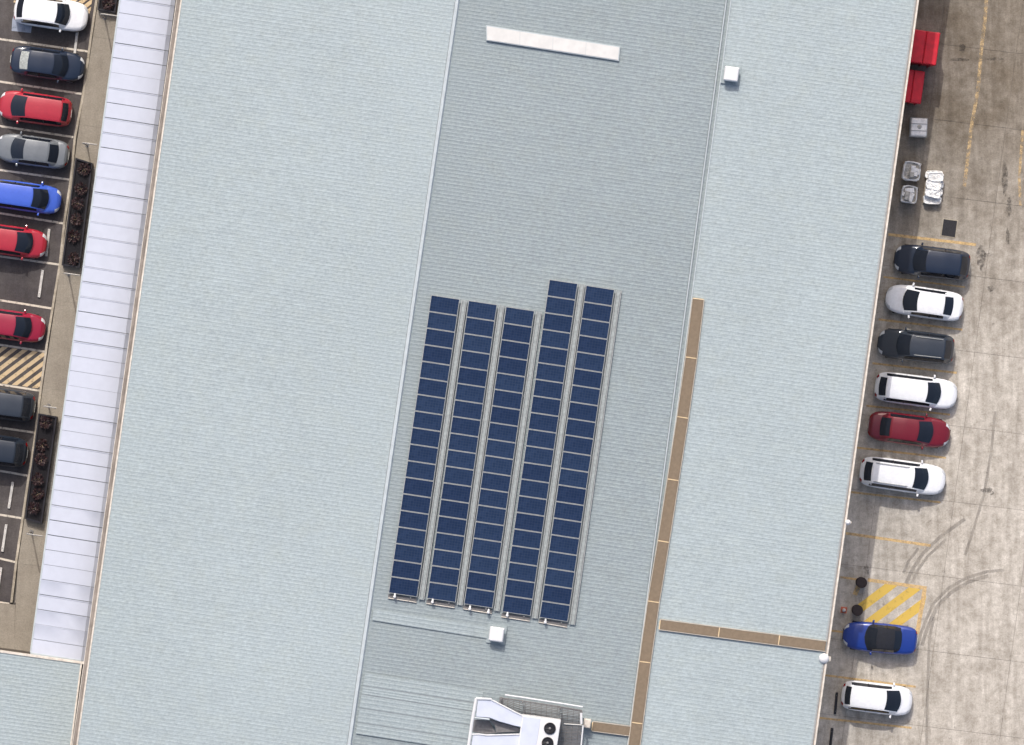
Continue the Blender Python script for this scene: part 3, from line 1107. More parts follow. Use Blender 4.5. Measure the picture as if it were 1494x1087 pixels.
rail_run([(455, 136), (690, 168), (1100, 232), (1336, 275)], ZP + 0.55, 'steel_dark', 0.04)
rail_run([(1330, 300), (1332, 420)], ZP + 1.05, 'white', 0.07)
rail_run([(1350, 435), (1330, 650), (1300, 960)], ZP + 1.05, 'white', 0.045)
rail_run([(1140, 420), (1335, 433)], ZP + 0.05, 'steel', 0.04)
m = MB(); q = P(*zpx(1395, 420), ZP) - AP2; m.box((q.x, q.y, 0.35), (0.42, 0.50, 0.55), -A); m.build('step', 'cream', pf, False, 0.04)

# ---------------------------------------------------------------- rain heads on the yard eave
for x, y, r, lab in ((1202, 960.5, 0.30, 'white round rain head on the eave by the cross walkway'), (1237, 762, 0.16, 'small white rain head on the eave above the empty bay')):
    v = thing('rain_head', lab, 'rain head', P(x, y, Z_RIGHT - 0.1), -A)
    m = MB(); m.lathe([(r * 0.7, -0.25), (r, 0.0), (r, 0.16), (r * 0.8, 0.26), (r * 0.35, 0.32)], 20); m.build('dome', 'white', v, 40)
    m = MB(); m.box((r * 0.85, 0, -0.15), (r * 1.0, r * 0.9, 0.2)); m.build('spout', 'cream', v)
    m = MB(); m.lathe([(0.06, -Z_RIGHT + 0.1), (0.06, -0.2)], 10, (0, 0, 0)); m.build('downpipe', 'cream', v)

# ---------------------------------------------------------------- bent canopy poles by the planters
def bent_pole(x, y, reach, lab):
    base = P(x, y, PATH_Z)
    v = thing('bent_pole', lab, 'pole', base, -A, 'bent steel poles at the planter ends')
    h = 2.9
    pts = [(0, 0, 0), (0, 0, h - 0.35), (0.05, 0, h - 0.15), (0.16, 0, h - 0.03), (0.32, 0, h), (reach, 0, h)]
    m = MB(); m.tube(pts, 0.045, 10); m.build('shaft', 'pole', v, 50)
    m = MB(); m.lathe([(0.13, 0.0), (0.13, 0.02)], 12); m.build('base_plate', 'steel_dark', v)


for x, y, reach, lab in ((153, 26, 1.1, 'bent steel pole below the topmost black planter'), (127, 212, 0.9, 'bent steel pole above the black planter beside the grey sedan'),
                         (100, 400, 1.0, 'bent steel pole below the black planter beside the empty bay'), (71, 592, 0.8, 'bent steel pole above the lower black planter'),
                         (46, 776, 1.0, 'bent steel pole below the lower black planter')):
    bent_pole(x, y, reach, lab)

# ---------------------------------------------------------------- planters and shrubs
def shrub(loc, r, h, seed, lab, mat='leaf'):
    rnd = random.Random(seed)
    v = thing('shrub', lab, 'shrub', loc, 0, 'shrubs in the black planters')
    m = MB()
    for k in range(110):
        th, u = rnd.uniform(0, 2 * math.pi), rnd.random() ** 0.5
        el = rnd.uniform(0.1, 1.0)
        c = Vector((r * u * math.cos(th), r * u * math.sin(th), h * (0.25 + 0.75 * el * (1 - 0.45 * u * u))))
        d = Vector((math.cos(th + rnd.uniform(-.7, .7)), math.sin(th + rnd.uniform(-.7, .7)), rnd.uniform(-0.2, 0.9))).normalized()
        s = d.cross(Vector((rnd.uniform(-1, 1), rnd.uniform(-1, 1), 1))).normalized()
        l, w = rnd.uniform(0.10, 0.2), rnd.uniform(0.025, 0.05)
        m.cur = 1 if rnd.random() < 0.3 else 0
        m.poly([c, c + d * l * 0.5 + s * w, c + d * l, c + d * l * 0.5 - s * w])
    m.build('foliage', [mat, 'leaf2'], v)
    m = MB()
    for k in range(4):
        a = k * 1.57 + rnd.random()
        m.tube([(0, 0, -0.05), (0.3 * r * math.cos(a), 0.3 * r * math.sin(a), h * 0.4), (0.6 * r * math.cos(a), 0.6 * r * math.sin(a), h * 0.75)], [0.02, 0.014, 0.006], 5)
    m.build('stem', 'wood', v)


def planter(tl, tr, br, bl, lab, slab, nsh, seed):
    H = 0.62
    q = [P(*p, H) for p in (bl, br, tr, tl)]
    org = sum(q, Vector()) / 4
    org.z = PATH_Z
    v = thing('planter', lab, 'planter', org, 0, 'black planters under the canopy edge')
    q = [Vector((p.x - org.x, p.y - org.y, 0)) for p in q]
    for i in range(4):
        a, c = q[i], q[(i + 1) % 4]
        d = (c - a).normalized()
        n = Vector((-d.y, d.x, 0)) * 0.09
        m = MB(); m.prism([a.xy, c.xy, (c + n - d * 0.09).xy, (a + n + d * 0.09).xy], 0.0, H - PATH_Z)
        m.build('side_board', 'planter', v)
    m = MB()
    ins = [p * 0.985 for p in q]
    m.prism([p.xy for p in ins], 0.02, H - PATH_Z - 0.10)
    m.build('soil', 'soil', v)
    mid0, mid1 = (q[0] + q[1]) / 2, (q[2] + q[3]) / 2
    for k in range(nsh):
        s = (k + 0.6) / (nsh + 0.2)
        p = mid0.lerp(mid1, s + random.Random(seed * 7 + k).uniform(-0.03, 0.03)) + org + EU * random.Random(seed * 5 + k).uniform(-0.1, 0.1)
        shrub((p.x, p.y, H - 0.10), 0.30, random.Random(seed + k).uniform(0.25, 0.5), seed * 10 + k, slab % ('lowest', 'second lowest', 'third lowest', 'third highest', 'second highest', 'highest')[k])


planter((110, 230), (135, 238), (116, 391), (90, 387), 'long black planter trough beside the blue hatchback, dark red shrubs inside', '%s dark red-leaved shrub in the black planter beside the light blue hatchback', 6, 3)
planter((56, 603), (83, 608), (61, 764), (36, 757), 'long black planter trough at the lower left near the dark cars', '%s dark red-leaved shrub in the lower black planter near the dark cars', 6, 17)
planter((163, -143), (189, -137), (168, 19), (142, 14), 'black planter trough reaching in from the top edge', '%s dark red-leaved shrub in the black planter at the top edge', 6, 29)

# wheel stops in the car park, dark bars in the yard
for (xa, ya), (xb, yb2), lab, mat in (((62.6, 394), (57, 434), 'white wheel stop bar in the empty bay between two red cars', 'stop'),
                                      ((72, 334), (67.5, 374), 'white wheel stop bar in front of the lower bright red car', 'stop'),
                                      ((113, 46), (108.5, 84), 'white wheel stop bar in front of the white car at the top left', 'stop'),
                                      ((19, 703), (13, 742), 'white wheel stop bar in the bay below the dark cars', 'stop'),
                                      ((9.5, 765), (3.5, 805), 'white wheel stop bar in the second lowest bay', 'stop'),
                                      ((1.8, 828), (-4, 868), 'white wheel stop bar in the lowest bay', 'stop'),
                                      ((1221, 1010), (1218, 1042), 'dark bar behind the lowest white car', 'black'),  # dark bar laid along a thin dark line on the ground
                                      ((1214, 1062), (1210, 1100), 'dark bar below the lowest white car', 'black')):  # second dark bar, following another dark ground line
    a, c = P(xa, ya), P(xb, yb2)
    mid = (a + c) / 2
    w = thing('wheel_stop', lab, 'wheel stop', mid, math.atan2(c.y - a.y, c.x - a.x), 'wheel stops in the bays')  # also makes the two dark bars in the yard
    L_ = (c - a).length
    m = MB(); m.prism([(-L_ / 2, -0.08), (L_ / 2, -0.08), (L_ / 2, 0.08), (-L_ / 2, 0.08)], 0.0, 0.10)
    m.build('bar', mat, w, False, 0.025)
    for s in (-1, 1):
        m = MB(); m.lathe([(0.022, 0.10), (0.022, 0.112)], 8, (s * L_ * 0.36, 0, 0)); m.build('bolt', 'steel_dark', w)

# ---------------------------------------------------------------- cars
PAINT = dict(
    white=car_paint('paint_white', (0.87, 0.88, 0.90), 0.0, 0.4),
    navy=car_paint('paint_navy', (0.012, 0.022, 0.046), 0.1, 0.35),
    charcoal=car_paint('paint_charcoal', (0.030, 0.039, 0.054), 0.1, 0.4),
    red=car_paint('paint_red', (0.40, 0.018, 0.036), 0.0, 0.4),
    crimson=car_paint('paint_crimson', (0.30, 0.008, 0.036), 0.0, 0.4),
    maroon=car_paint('paint_maroon', (0.175, 0.005, 0.016), 0.1, 0.35),
    silver=car_paint('paint_silver_grey', (0.175, 0.19, 0.205), 0.2, 0.4),
    skyblue=car_paint('paint_sky_blue', (0.05, 0.12, 0.56), 0.0, 0.4),
    blue=car_paint('paint_royal_blue', (0.008, 0.040, 0.27), 0.15, 0.35),
    black=car_paint('paint_black', (0.018, 0.026, 0.040), 0.1, 0.35),
)
# fractions of the length from the nose: cowl, roof front, roof rear, rear-glass base
KIND = dict(hatch=(0.21, 0.41, 0.87, 0.955), sedan=(0.25, 0.42, 0.72, 0.865), suv=(0.27, 0.42, 0.84, 0.95),
            wagon=(0.24, 0.40, 0.86, 0.955), soft=(0.33, 0.46, 0.66, 0.78), kei=(0.20, 0.40, 0.90, 0.965))
HGT = dict(hatch=1.50, sedan=1.45, suv=1.68, wagon=1.55, soft=1.38, kei=1.58)


def interp(tab, x):
    for (a, va), (c, vc) in zip(tab, tab[1:]):
        if x <= c:
            t = (x - a) / (c - a) if c > a else 0
            t = t * t * (3 - 2 * t) if False else t
            return va + (vc - va) * t
    return tab[-1][1]


def make_car(px, py, face, Lpx, kind, paint, label, W=1.80, rails=False, ang=8.0, name='parked_car', shade=False):  # shade: rear window gets a painted sky reflection
    pos = P(px, py, 0.8)
    pos.z = 0
    rz = R(-ang) + (0 if face == 'r' else math.pi)
    L = Lpx / PXM * 0.995
    car = thing(name, label, 'car', pos, rz, 'parked cars')
    pm = PAINT[paint]
    H = HGT[kind]
    cw, rf, rr, rb = KIND[kind]
    hw = W / 2
    belt = 0.94 if kind != 'suv' else 1.04
    X = lambda f: L * (0.5 - f)
    boot = belt + (0.04 if kind in ('sedan', 'soft') else 0.0)
    ztab = [(0.0, 0.52), (0.015, 0.62), (0.05, 0.74), (0.12, 0.82), (cw, belt), (rb, boot), (0.955, boot - 0.03), (0.985, boot - 0.16), (1.0, 0.62)]
    nexp = 4.2 if kind in ('suv', 'wagon', 'kei', 'hatch') else 3.6

    def wid(f):
        s = abs(2 * f - 1)
        e = nexp if f < 0.5 else nexp + 1.2
        base = (1 - min(s, 0.9999) ** (e * 1.6)) ** (1 / (e * 0.72))
        return hw * (0.955 + 0.045 * math.sin(math.pi * f)) * base

    # lower body, lofted along the length
    fs = [0.0005, 0.003, 0.008, 0.016, 0.03, 0.05, 0.08, 0.12, 0.17, cw, 0.30, 0.38, 0.46, 0.54, 0.62, 0.70, 0.78, 0.84, 0.90, 0.94, 0.965, 0.98, 0.99, 0.996, 0.9995]
    fs = sorted(set(fs))
    rows = []
    for f in fs:
        w = wid(f)
        zt = interp(ztab, f)
        lo = 0.22 if 0.03 < f < 0.97 else 0.28
        cr = 0.045
        half = [(0.0, zt + cr), (0.45 * w, zt + cr * 0.85), (0.74 * w, zt + cr * 0.35), (0.88 * w, zt - 0.025), (0.965 * w, zt - 0.10),
                (w, max(0.55, zt - 0.24)), (0.995 * w, 0.48), (0.965 * w, lo + 0.06), (0.90 * w, lo)]
        row = [(X(f), y_, z_) for y_, z_ in half[::-1]] + [(X(f), -y_, z_) for y_, z_ in half[1:]]
        rows.append(row)
    m = MB(); m.grid(rows)
    m.poly(rows[0][::-1]); m.poly(rows[-1])
    m.poly([r[0] for r in rows] + [r[-1] for r in rows[::-1]])
    body = m.build('body', pm, car, 50)

    # cabin shell
    def cab(f, v, lift=0.0):
        """top surface of the cabin: f along, v across -1..1 (roof edge to roof edge)"""
        wt = hw * 0.70 * interp([(cw, 1.10), (rf, 1.0), (rr, 0.985), (rb, 1.02)], f)
        zc = interp([(cw, belt + 0.055), ((cw + rf) / 2, belt + (H - belt) * 0.60), (rf, H - 0.045), ((rf + rr) / 2, H), (rr, H - 0.06), ((rr + rb) / 2, belt + (H - belt) * 0.50), (rb, boot)], f)
        bow = interp([(cw, 0.22), (rf, 0.09), ((rf + rr) / 2, 0.0), (rr, -0.04), (rb, -0.09)], f)
        z = zc - 0.05 * abs(v) ** 3.0
        x = X(f) + bow * (1 - v * v)
        return Vector((x, v * wt, z + lift))

    fc = [cw, cw + (rf - cw) * 0.33, (cw + rf) / 2, cw + (rf - cw) * 0.75, rf, rf + 0.03, rf + (rr - rf) * 0.3, (rf + rr) / 2, rf + (rr - rf) * 0.75, rr - 0.02, rr, (rr + rb) / 2, rb]
    rows = []
    for f in fc:
        wb = min(hw * 0.905, wid(f) * 0.95)
        top = [cab(f, v) for v in (1, 0.96, 0.85, 0.5, 0.0, -0.5, -0.85, -0.96, -1)]
        rows.append([(X(f), wb, belt - 0.06)] + [tuple(p) for p in top] + [(X(f), -wb, belt - 0.06)])
    m = MB(); m.grid(rows)
    m.build('cabin', MT['soft'] if kind == 'soft' else pm, car, 45)

    def patch(f0, f1, v0, v1, nf, nv, lift, nm, mat, shrink=0.0):
        rows = []
        for i in range(nf + 1):
            f = f0 + (f1 - f0) * i / nf
            rows.append([cab(f, v1 + (v0 - v1) * j / nv, lift) for j in range(nv + 1)])
        mm = MB(); mm.grid(rows)
        o = mm.build(nm, mat, car, 60)
        if sum(p.normal.z for p in o.data.polygons) < 0:
            o.data.flip_normals()
        return o
    d1 = (rf - cw)
    patch(cw + d1 * 0.05, rf - d1 * 0.03, -0.90, 0.90, 6, 8, 0.012, 'windscreen', 'glass')
    d2 = (rb - rr)
    patch(rr + d2 * 0.12, rb - d2 * 0.12, -0.84, 0.84, 4, 8, 0.012, 'rear_window', 'shade' if shade else 'glass')  # pale variant is a reflection put into the colour
    rfm = MT['soft'] if kind == 'soft' else pm
    patch(rf + 0.006, rr - 0.004, -0.90, 0.90, 8, 8, 0.008, 'roof', rfm)
    # side windows between belt and roof edge
    for s in (-1, 1):
        rows = []
        fa, fb = cw + d1 * 0.55, rr + d2 * 0.25
        for i in range(13):
            f = fa + (fb - fa) * i / 12
            wb = min(hw * 0.905, wid(f) * 0.95)
            top = cab(f, s)
            bot = Vector((X(f), s * wb, belt - 0.06))
            a = bot.lerp(top, 0.16) + Vector((0, s * 0.012, 0.006))
            c = bot.lerp(top, 0.93) + Vector((0, s * 0.012, 0.006))
            rows.append([a, c] if s < 0 else [c, a])
        mm = MB(); mm.grid(rows)
        o = mm.build('side_window', 'glass' if kind != 'soft' else 'glass', car, 60)
        if sum(p.normal.y for p in o.data.polygons) * s < 0:
            o.data.flip_normals()
        # body-colour door pillar
        fp_ = (rf + rr) / 2 + 0.01
        wb = min(hw * 0.905, wid(fp_) * 0.95)
        bot = Vector((X(fp_), s * wb, belt - 0.06)); top = cab(fp_, s)
        mm = MB()
        q = [bot.lerp(top, 0.10) + Vector((0.04, s * 0.018, 0.008)), bot.lerp(top, 0.10) + Vector((-0.04, s * 0.018, 0.008)),
             bot.lerp(top, 0.96) + Vector((-0.04, s * 0.018, 0.008)), bot.lerp(top, 0.96) + Vector((0.04, s * 0.018, 0.008))]
        mm.poly(q if s < 0 else q[::-1])
        mm.build('pillar', 'black', car)
        # mirrors
        fm_ = cw + d1 * 0.42
        mm = MB(); mm.box((X(fm_), s * (hw + 0.07), belt + 0.04), (0.13, 0.20, 0.13), s * 0.15, 0.8)
        mm.build('mirror', pm, car, False, 0.03)
        # lamps
        mm = MB()
        rws = []
        for i in range(5):
            f = 0.012 + 0.055 * i / 4
            w = wid(f); zt = interp(ztab, f)
            rws.append([Vector((X(f), s * 0.70 * w, zt + 0.034)), Vector((X(f), s * 0.86 * w, zt + 0.006)), Vector((X(f), s * 0.965 * w, zt - 0.088))])
        mm.grid(rws)
        o = mm.build('headlight', 'lamp', car, 60)
        if sum(p.normal.z for p in o.data.polygons) < 0:
            o.data.flip_normals()
        mm = MB(); rws = []
        for i in range(4):
            f = 0.968 + 0.024 * i / 3
            w = wid(f); zt = interp(ztab, f)
            rws.append([Vector((X(f), s * 0.76 * w, zt + 0.030)), Vector((X(f), s * 0.885 * w, zt - 0.012)), Vector((X(f) - 0.008, s * 0.985 * w, zt - 0.11))])
        mm.grid(rws)
        o = mm.build('tail_light', 'tail', car, 60)
        if sum(p.normal.z for p in o.data.polygons) < 0:
            o.data.flip_normals()
        if rails:
            mm = MB(); mm.tube([cab(rf + 0.05, s * 0.86, 0.0), cab(rf + 0.07, s * 0.86, 0.06), cab((rf + rr) / 2, s * 0.86, 0.06), cab(rr - 0.04, s * 0.86, 0.06), cab(rr - 0.02, s * 0.86, 0.0)], 0.024, 6)
            mm.build('roof_rail', 'alu', car, 50)
        # wheels
        for f in (0.185, 0.80):
            wo_ = link('wheel', TYRE, car, (X(f), s * (hw * 0.955 - 0.10), 0.32))
            link('rim', RIM, wo_, (0, 0, 0), 0 if s > 0 else math.pi)
        mm = MB(); mm.box((X((cw + rf) / 2 + 0.14), s * (hw * 0.985), belt - 0.16), (0.18, 0.03, 0.03)); mm.build('door_handle', pm, car)
    # bonnet and boot lid stand a few millimetres proud
    def lid(f0, f1, k, nm):
        rows = []
        for i in range(7):
            f = f0 + (f1 - f0) * i / 6
            w = wid(f); zt = interp(ztab, f)
            kk = k
            pts_ = []
            for yy in (0.80, 0.74, 0.45, 0.0, -0.45, -0.74, -0.80):
                a = abs(yy) * kk / 0.80
                z = zt + (0.045 if a == 0 else 0.045 * (0.85 if a < 0.5 else 0.28)) + 0.009
                if a > 0.74:
                    z -= (a - 0.74) * 0.2
                pts_.append((X(f) + 0.05 * (1 - (yy / 0.8) ** 2) * (1 if f0 < 0.5 else -1) * (1 - abs(2 * i / 6 - 1)) , yy * kk / 0.80 * w, z))
            rows.append(pts_)
        mm = MB(); mm.grid(rows)
        o = mm.build(nm, pm, car, 60)
        if sum(p.normal.z for p in o.data.polygons) < 0:
            o.data.flip_normals()
    lid(0.055, cw - 0.012, 0.78, 'bonnet')
    if kind in ('sedan', 'soft'):
        lid(rb + 0.012, 0.955, 0.76, 'boot_lid')
    mm = MB(); mm.box((X(0) - 0.03, 0, 0.44), (0.07, 0.62, 0.14)); mm.build('grille', 'black', car)
    mm = MB(); mm.box((X(1) + 0.005, 0, 0.62), (0.03, 0.46, 0.12)); mm.build('number_plate', 'plate', car)
    mm = MB(); mm.box((X(cw) + 0.12, 0.0, belt + 0.045), (0.05, W * 0.42, 0.02)); mm.build('wiper_cowl', 'black', car)
    return car


m = MB(); m.lathe([(0.20, -0.10), (0.30, -0.105), (0.325, -0.07), (0.325, 0.07), (0.30, 0.105), (0.20, 0.10)], 20, (0, 0, 0), 'y')
TYRE = m.mesh('wheel', 'tyre', 40)
m = MB(); m.lathe([(0.205, 0.06), (0.205, 0.107), (0.17, 0.112), (0.06, 0.10), (0.03, 0.112)], 10, (0, 0, 0), 'y')
RIM = m.mesh('rim', 'rim', 40)

# left row
make_car(74, 19, 'r', 108, 'suv', 'white', 'white sport utility car parked at the top left beside the hatched bay', 1.86)
make_car(69, 93, 'r', 109, 'sedan', 'navy', 'dark navy sedan parked between the white car and the red hatchback', 1.82, shade=True)  # shade: rear window takes the painted sky reflection
make_car(51, 158, 'l', 107, 'hatch', 'red', 'bright red hatchback with its nose to the left, below the dark navy sedan', 1.84)
make_car(47, 220, 'l', 107, 'sedan', 'silver', 'silver grey sedan parked between the red and the light blue cars', 1.80)
make_car(37, 287, 'r', 104, 'kei', 'skyblue', 'light blue hatchback parked beside the black planter', 1.74)
make_car(14, 351, 'r', 108, 'hatch', 'red', 'bright red hatchback below the light blue one, partly out of frame', 1.80)
make_car(12, 474, 'r', 108, 'hatch', 'crimson', 'crimson car parked above the hatched bay, partly out of frame', 1.78)
make_car(-3, 588, 'l', 108, 'suv', 'charcoal', 'dark car below the hatched bay, rear towards the planter', 1.88)
make_car(-14, 655, 'l', 108, 'suv', 'black', 'dark car beside the lower planter, second below the hatched bay', 1.84)
# right row
make_car(1360.5, 382.5, 'l', 111, 'suv', 'navy', 'dark navy car in the topmost yard bay below the yellow line', 1.86, False, 7.0)
make_car(1349, 441.5, 'l', 114, 'sedan', 'white', 'white sedan with its nose to the warehouse between two dark cars', 1.84, False, 8.5)
make_car(1337, 505, 'l', 112, 'suv', 'charcoal', 'charcoal car with pale roof rails between two white cars', 1.84, True, 6.5)
make_car(1337, 570, 'r', 121, 'wagon', 'white', 'white estate car with its nose to the yard above the dark red sedan', 1.86, False, 7.5)
make_car(1327, 627, 'r', 121, 'sedan', 'maroon', 'dark red sedan parked between two white estate cars', 1.86, False, 7.5)
make_car(1317.5, 694.5, 'r', 126, 'wagon', 'white', 'white estate car below the dark red sedan', 1.90, True, 8.0)
make_car(1284.5, 931, 'l', 109, 'soft', 'blue', 'royal blue convertible with black soft top by the yellow hatching', 1.80, False, 5.5)
make_car(1280, 1019, 'r', 104, 'hatch', 'white', 'white hatchback parked below the blue convertible', 1.84, False, 7.0)

# ---------------------------------------------------------------- red bins under the eave
def red_bin(px, py, sx, sy, h, lab):
    c = P(px, py, h); c.z = 0
    v = thing('skip_bin', lab, 'bin', c, -A, 'red bins against the warehouse')
    m = MB()
    lo = [(-sx / 2 + .1, -sy / 2 + .08), (sx / 2 - .1, -sy / 2 + .08), (sx / 2 - .1, sy / 2 - .08), (-sx / 2 + .1, sy / 2 - .08)]
    hi = [(-sx / 2, -sy / 2), (sx / 2, -sy / 2), (sx / 2, sy / 2), (-sx / 2, sy / 2)]
    b_ = [m.vert((x, y_, 0.15)) for x, y_ in lo]; t_ = [m.vert((x, y_, h - 0.1)) for x, y_ in hi]
    m.face(b_[::-1]); m.face(t_)
    for i in range(4):
        j = (i + 1) % 4
        m.face((b_[i], b_[j], t_[j], t_[i]))
    m.build('hopper', 'red_bin', v)
    for s in (-1, 1):
        m = MB(); m.box((s * (sx / 4 + 0.002), 0, h - 0.02), (sx / 2 - 0.03, sy + 0.04, 0.10), 0, 0.97); m.build('lid', 'red_bin', v, False, 0.04)
        m = MB(); m.box((s * (sx / 2 + 0.02), 0, h * 0.62), (0.07, sy * 0.9, 0.08)); m.build('rim_bar', 'red_dark', v)
    for k in range(3):
        for s in (-1, 1):
            m = MB(); m.box(((k - 1) * sx * 0.3, s * (sy / 2 - 0.01), h * 0.5), (0.07, 0.08, h * 0.75)); m.build('rib', 'red_dark', v)
    for sx_ in (-1, 1):
        for sy_ in (-1, 1):
            m = MB(); m.lathe([(0.09, -0.03), (0.09, 0.03)], 12, (sx_ * (sx / 2 - .2), sy_ * (sy / 2 - .2), 0.09), 'y'); m.build('castor', 'tyre', v)


red_bin(1349, 69, 1.65, 1.95, 2.5, 'larger bright red covered bin beside the warehouse wall at the top right')
red_bin(1331, 126, 1.30, 1.95, 1.7, 'narrower red covered bin below the larger red one')

# ---------------------------------------------------------------- white sacks on pallets
def pallet(v, w, d):
    for k in range(5):
        m = MB(); m.box((0, (k - 2) * d * 0.215, 0.13), (w, d * 0.15, 0.025)); m.build('board', 'wood', v)
    for k in (-1, 0, 1):
        m = MB(); m.box((k * w * 0.44, 0, 0.065), (0.1, d, 0.10)); m.build('bearer', 'wood', v)


def sack_mesh(sx, sy, sz, seed, fill):
    rnd = random.Random(seed)
    m = MB()
    N = 10
    prof = [(0.92, 0.0), (1.0, 0.2), (1.02, 0.5), (1.0, 0.8), (0.97, 1.0), (0.88, 1.0), (0.84, 0.86), (0.5, 0.88), (0.2, 0.92)]
    rows = []
    for k, (s, z) in enumerate(prof):
        row = []
        for i in range(28):
            a = 2 * math.pi * i / 28
            c, s_ = math.cos(a), math.sin(a)
            q = (abs(c) ** 5 + abs(s_) ** 5) ** (-0.2)
            j = 1 + rnd.uniform(-0.035, 0.035) + 0.03 * math.sin(3 * a + seed)
            row.append((c * q * s * j * sx / 2, s_ * q * s * j * sy / 2, z * sz + rnd.uniform(-0.04, 0.04) * (z > 0.1)))
        row.append(row[0])
        rows.append(row)
    for k, (ra_, rb2) in enumerate(zip(rows, rows[1:])):
        ia = [m.vert(p) for p in ra_]; ib = [m.vert(p) for p in rb2]
        m.cur = 1 if (k >= 6 and fill) else 0
        for i in range(28):
            m.face((ia[i], ia[i + 1], ib[i + 1], ib[i]))
    m.cur = 1 if fill else 0
    m.face([m.vert(p) for p in rows[-1][:-1]])
    return m


c = P(1341, 185.5, 1.1); c.z = 0
v = thing('liquid_tote', 'white caged plastic tote standing alone in the shade below the red bins', 'tote', c, -A * 0.4)
pallet(v, 1.0, 1.12)
m = MB(); m.box((0, 0, 0.63), (0.96, 1.08, 0.94)); m.build('tank', 'bag', v, False, 0.09)
m = MB(); m.lathe([(0.12, 1.08), (0.13, 1.13), (0.10, 1.15), (0.02, 1.15)], 16, (0.02, 0.02, 0)); m.build('lid', 'bagdirt', v, 40)
for z in (0.25, 0.50, 0.75, 1.06):
    q = [(-.5, -.56, z), (.5, -.56, z), (.5, .56, z), (-.5, .56, z), (-.5, -.56, z)]
    m = MB(); m.tube(q, 0.014, 6); m.build('cage_ring', 'steel', v)
for k in range(5):
    for s_ in (-1, 1):
        m = MB(); m.tube([(-.5 + k * .25, s_ * .56, .14), (-.5 + k * .25, s_ * .56, 1.06)], 0.012, 6); m.build('cage_bar', 'steel', v)
        m = MB(); m.tube([(s_ * .5, -.5 + k * .25, .14), (s_ * .5, -.5 + k * .25, 1.06)], 0.012, 6); m.build('cage_bar', 'steel', v)
for k in (-0.22, 0.2):
    m = MB(); m.box((0, k, 1.112), (1.0, 0.05, 0.02)); m.build('top_strap', 'steel', v)
for i, (px, py, sx, sy, h, lab) in enumerate((
                                              (1330.5, 249.5, 1.05, 1.15, 0.95, 'upper of two white bulk sacks of rubble by the wall'),
                                              (1327, 283.5, 0.95, 1.05, 0.9, 'lower of two white bulk sacks of rubble by the wall'))):
    c = P(px, py, h); c.z = 0
    v = thing('bulk_sack', lab, 'sack', c, -A, 'white sacks in the yard')
    pallet(v, sx * 0.98, sy * 0.98)
    m = sack_mesh(sx, sy, h - 0.15, 40 + i, True)
    for k, p in enumerate(m.v):
        m.v[k] = (p[0], p[1], p[2] + 0.145)
    m.build('bag', ['bag', 'bagdirt'], v, 50)
    rnd = random.Random(i)
    for k in range(9):
        a, l = rnd.uniform(-0.25, 0.25), rnd.uniform(0.3, 0.6)
        m = MB(); m.box((rnd.uniform(-.22, .22) * sx, rnd.uniform(-.25, .25) * sy, h - 0.06 + 0.02 * k), (l, rnd.uniform(0.12, 0.32), 0.06), a + rnd.choice([0, 1.5]), 0.85)
        m.build('scrap', 'bagdirt' if k % 4 == 0 else 'bag', v, False, 0.02)
    for sx_ in (-1, 1):
        for sy_ in (-1, 1):
            m = MB(); m.tube([(sx_ * sx * .44, sy_ * sy * .30, h - .12), (sx_ * sx * .46, sy_ * sy * .42, h + .04), (sx_ * sx * .30, sy_ * sy * .46, h - .1)], 0.025, 5); m.build('loop', 'bag', v)
c = P(1362.5, 273, 0.7); c.z = 0
v = thing('sack_pile', 'long pile of white filled sacks lying in the sun at the shadow edge', 'sack pile', c, -A)
pallet(v, 1.0, 2.0)
rnd = random.Random(5)
for lay in range(2):
    for k in range(4 if lay == 0 else 3):
        yy = (k - (1.5 if lay == 0 else 1.0)) * 0.5 + (0.12 if lay else 0)
        m = sack_mesh(1.05 - 0.12 * lay, 0.52, 0.30, 70 + lay * 10 + k, False)
        ca, sa = math.cos(rnd.uniform(-.1, .1)), math.sin(rnd.uniform(-.1, .1))
        ox = rnd.uniform(-.06, .06)
        for q_, p in enumerate(m.v):
            m.v[q_] = (p[0] * ca - p[1] * sa + ox, p[0] * sa + p[1] * ca + yy, p[2] + 0.15 + 0.28 * lay)
        m.build('sack', 'bag', v, 60)

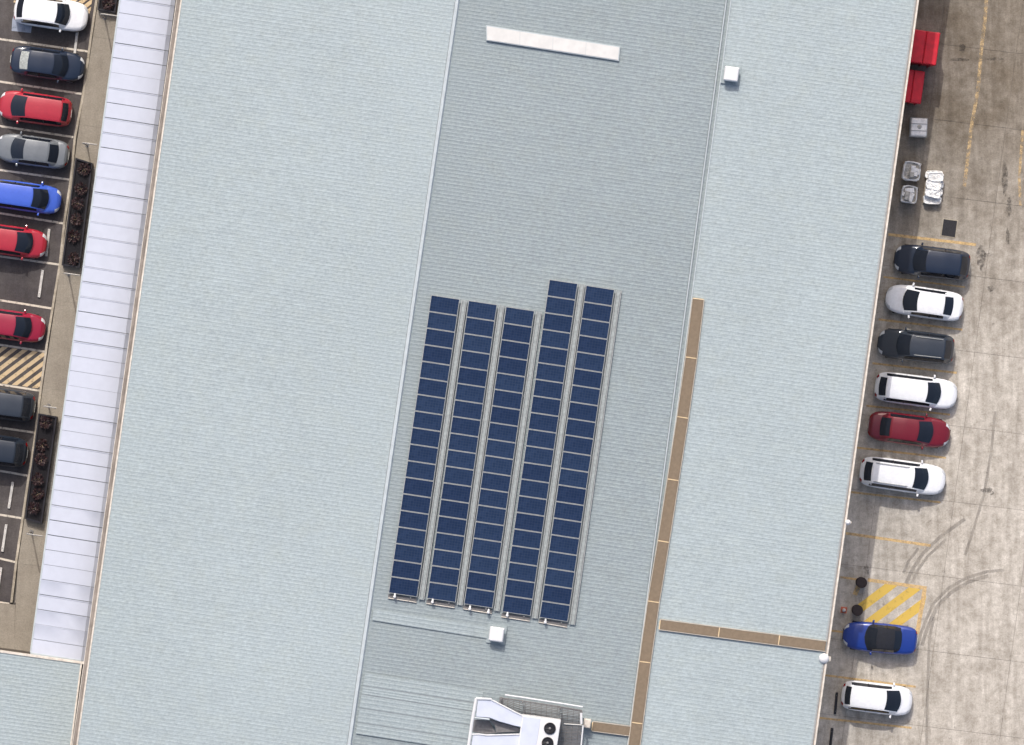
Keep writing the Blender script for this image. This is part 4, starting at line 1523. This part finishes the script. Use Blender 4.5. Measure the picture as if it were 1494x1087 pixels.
# ---------------------------------------------------------------- drums, cone, drain cover
for x, y, lab in ((1257, 850, 'upper dark round drum at the corner of the yellow hatching'), (1251, 890.5, 'lower dark round drum beside the yellow hatching')):
    c = P(x, y, 0.7); c.z = 0
    v = thing('drum', lab, 'drum', c, 0, 'dark drums by the yellow hatching')
    m = MB(); m.lathe([(0.30, 0.0), (0.31, 0.03), (0.31, 0.27), (0.322, 0.29), (0.31, 0.31), (0.31, 0.53), (0.322, 0.55), (0.31, 0.57), (0.31, 0.78), (0.30, 0.80)], 24); m.build('barrel', 'drum', v, 40)
    m = MB(); m.lathe([(0.325, 0.78), (0.33, 0.82), (0.29, 0.835), (0.28, 0.81), (0.05, 0.815)], 24); m.build('lid', 'drum', v, 40)
c = P(1231, 890); c.z = 0
v = thing('traffic_cone', 'small pale traffic cone in the shade beside the lower drum', 'traffic cone', c, -A)
m = MB(); m.box((0, 0, 0.02), (0.38, 0.38, 0.04)); m.build('base', 'cone', v, False, 0.01)
m = MB(); m.lathe([(0.15, 0.04), (0.11, 0.22)], 16); m.build('cone_body', 'cone', v, 40)
m = MB(); m.lathe([(0.109, 0.222), (0.078, 0.40)], 16); m.build('reflective_band', 'white', v, 40)
m = MB(); m.lathe([(0.077, 0.402), (0.035, 0.62), (0.025, 0.63)], 16); m.build('cone_tip', 'white', v, 40)
c = P(1385, 333); c.z = 0.004
v = thing('drain_cover', 'dark square drain cover in the concrete above the topmost dark car', 'drain cover', c, -A)
for q in (((0, 0.52, 0.01), (0.92, 0.05, 0.02)), ((0, -0.52, 0.01), (0.92, 0.05, 0.02)), ((0.435, 0, 0.01), (0.05, 0.99, 0.02)), ((-0.435, 0, 0.01), (0.05, 0.99, 0.02))):
    m = MB(); m.box(*q); m.build('frame', 'kerb', v)
m = MB(); m.box((0, 0, 0.004), (0.82, 0.99, 0.008)); m.build('sump', 'black', v)
for k in range(9):
    m = MB(); m.box(((k - 4) * 0.09, 0, 0.013), (0.05, 0.98, 0.010)); m.build('bar', 'iron', v)
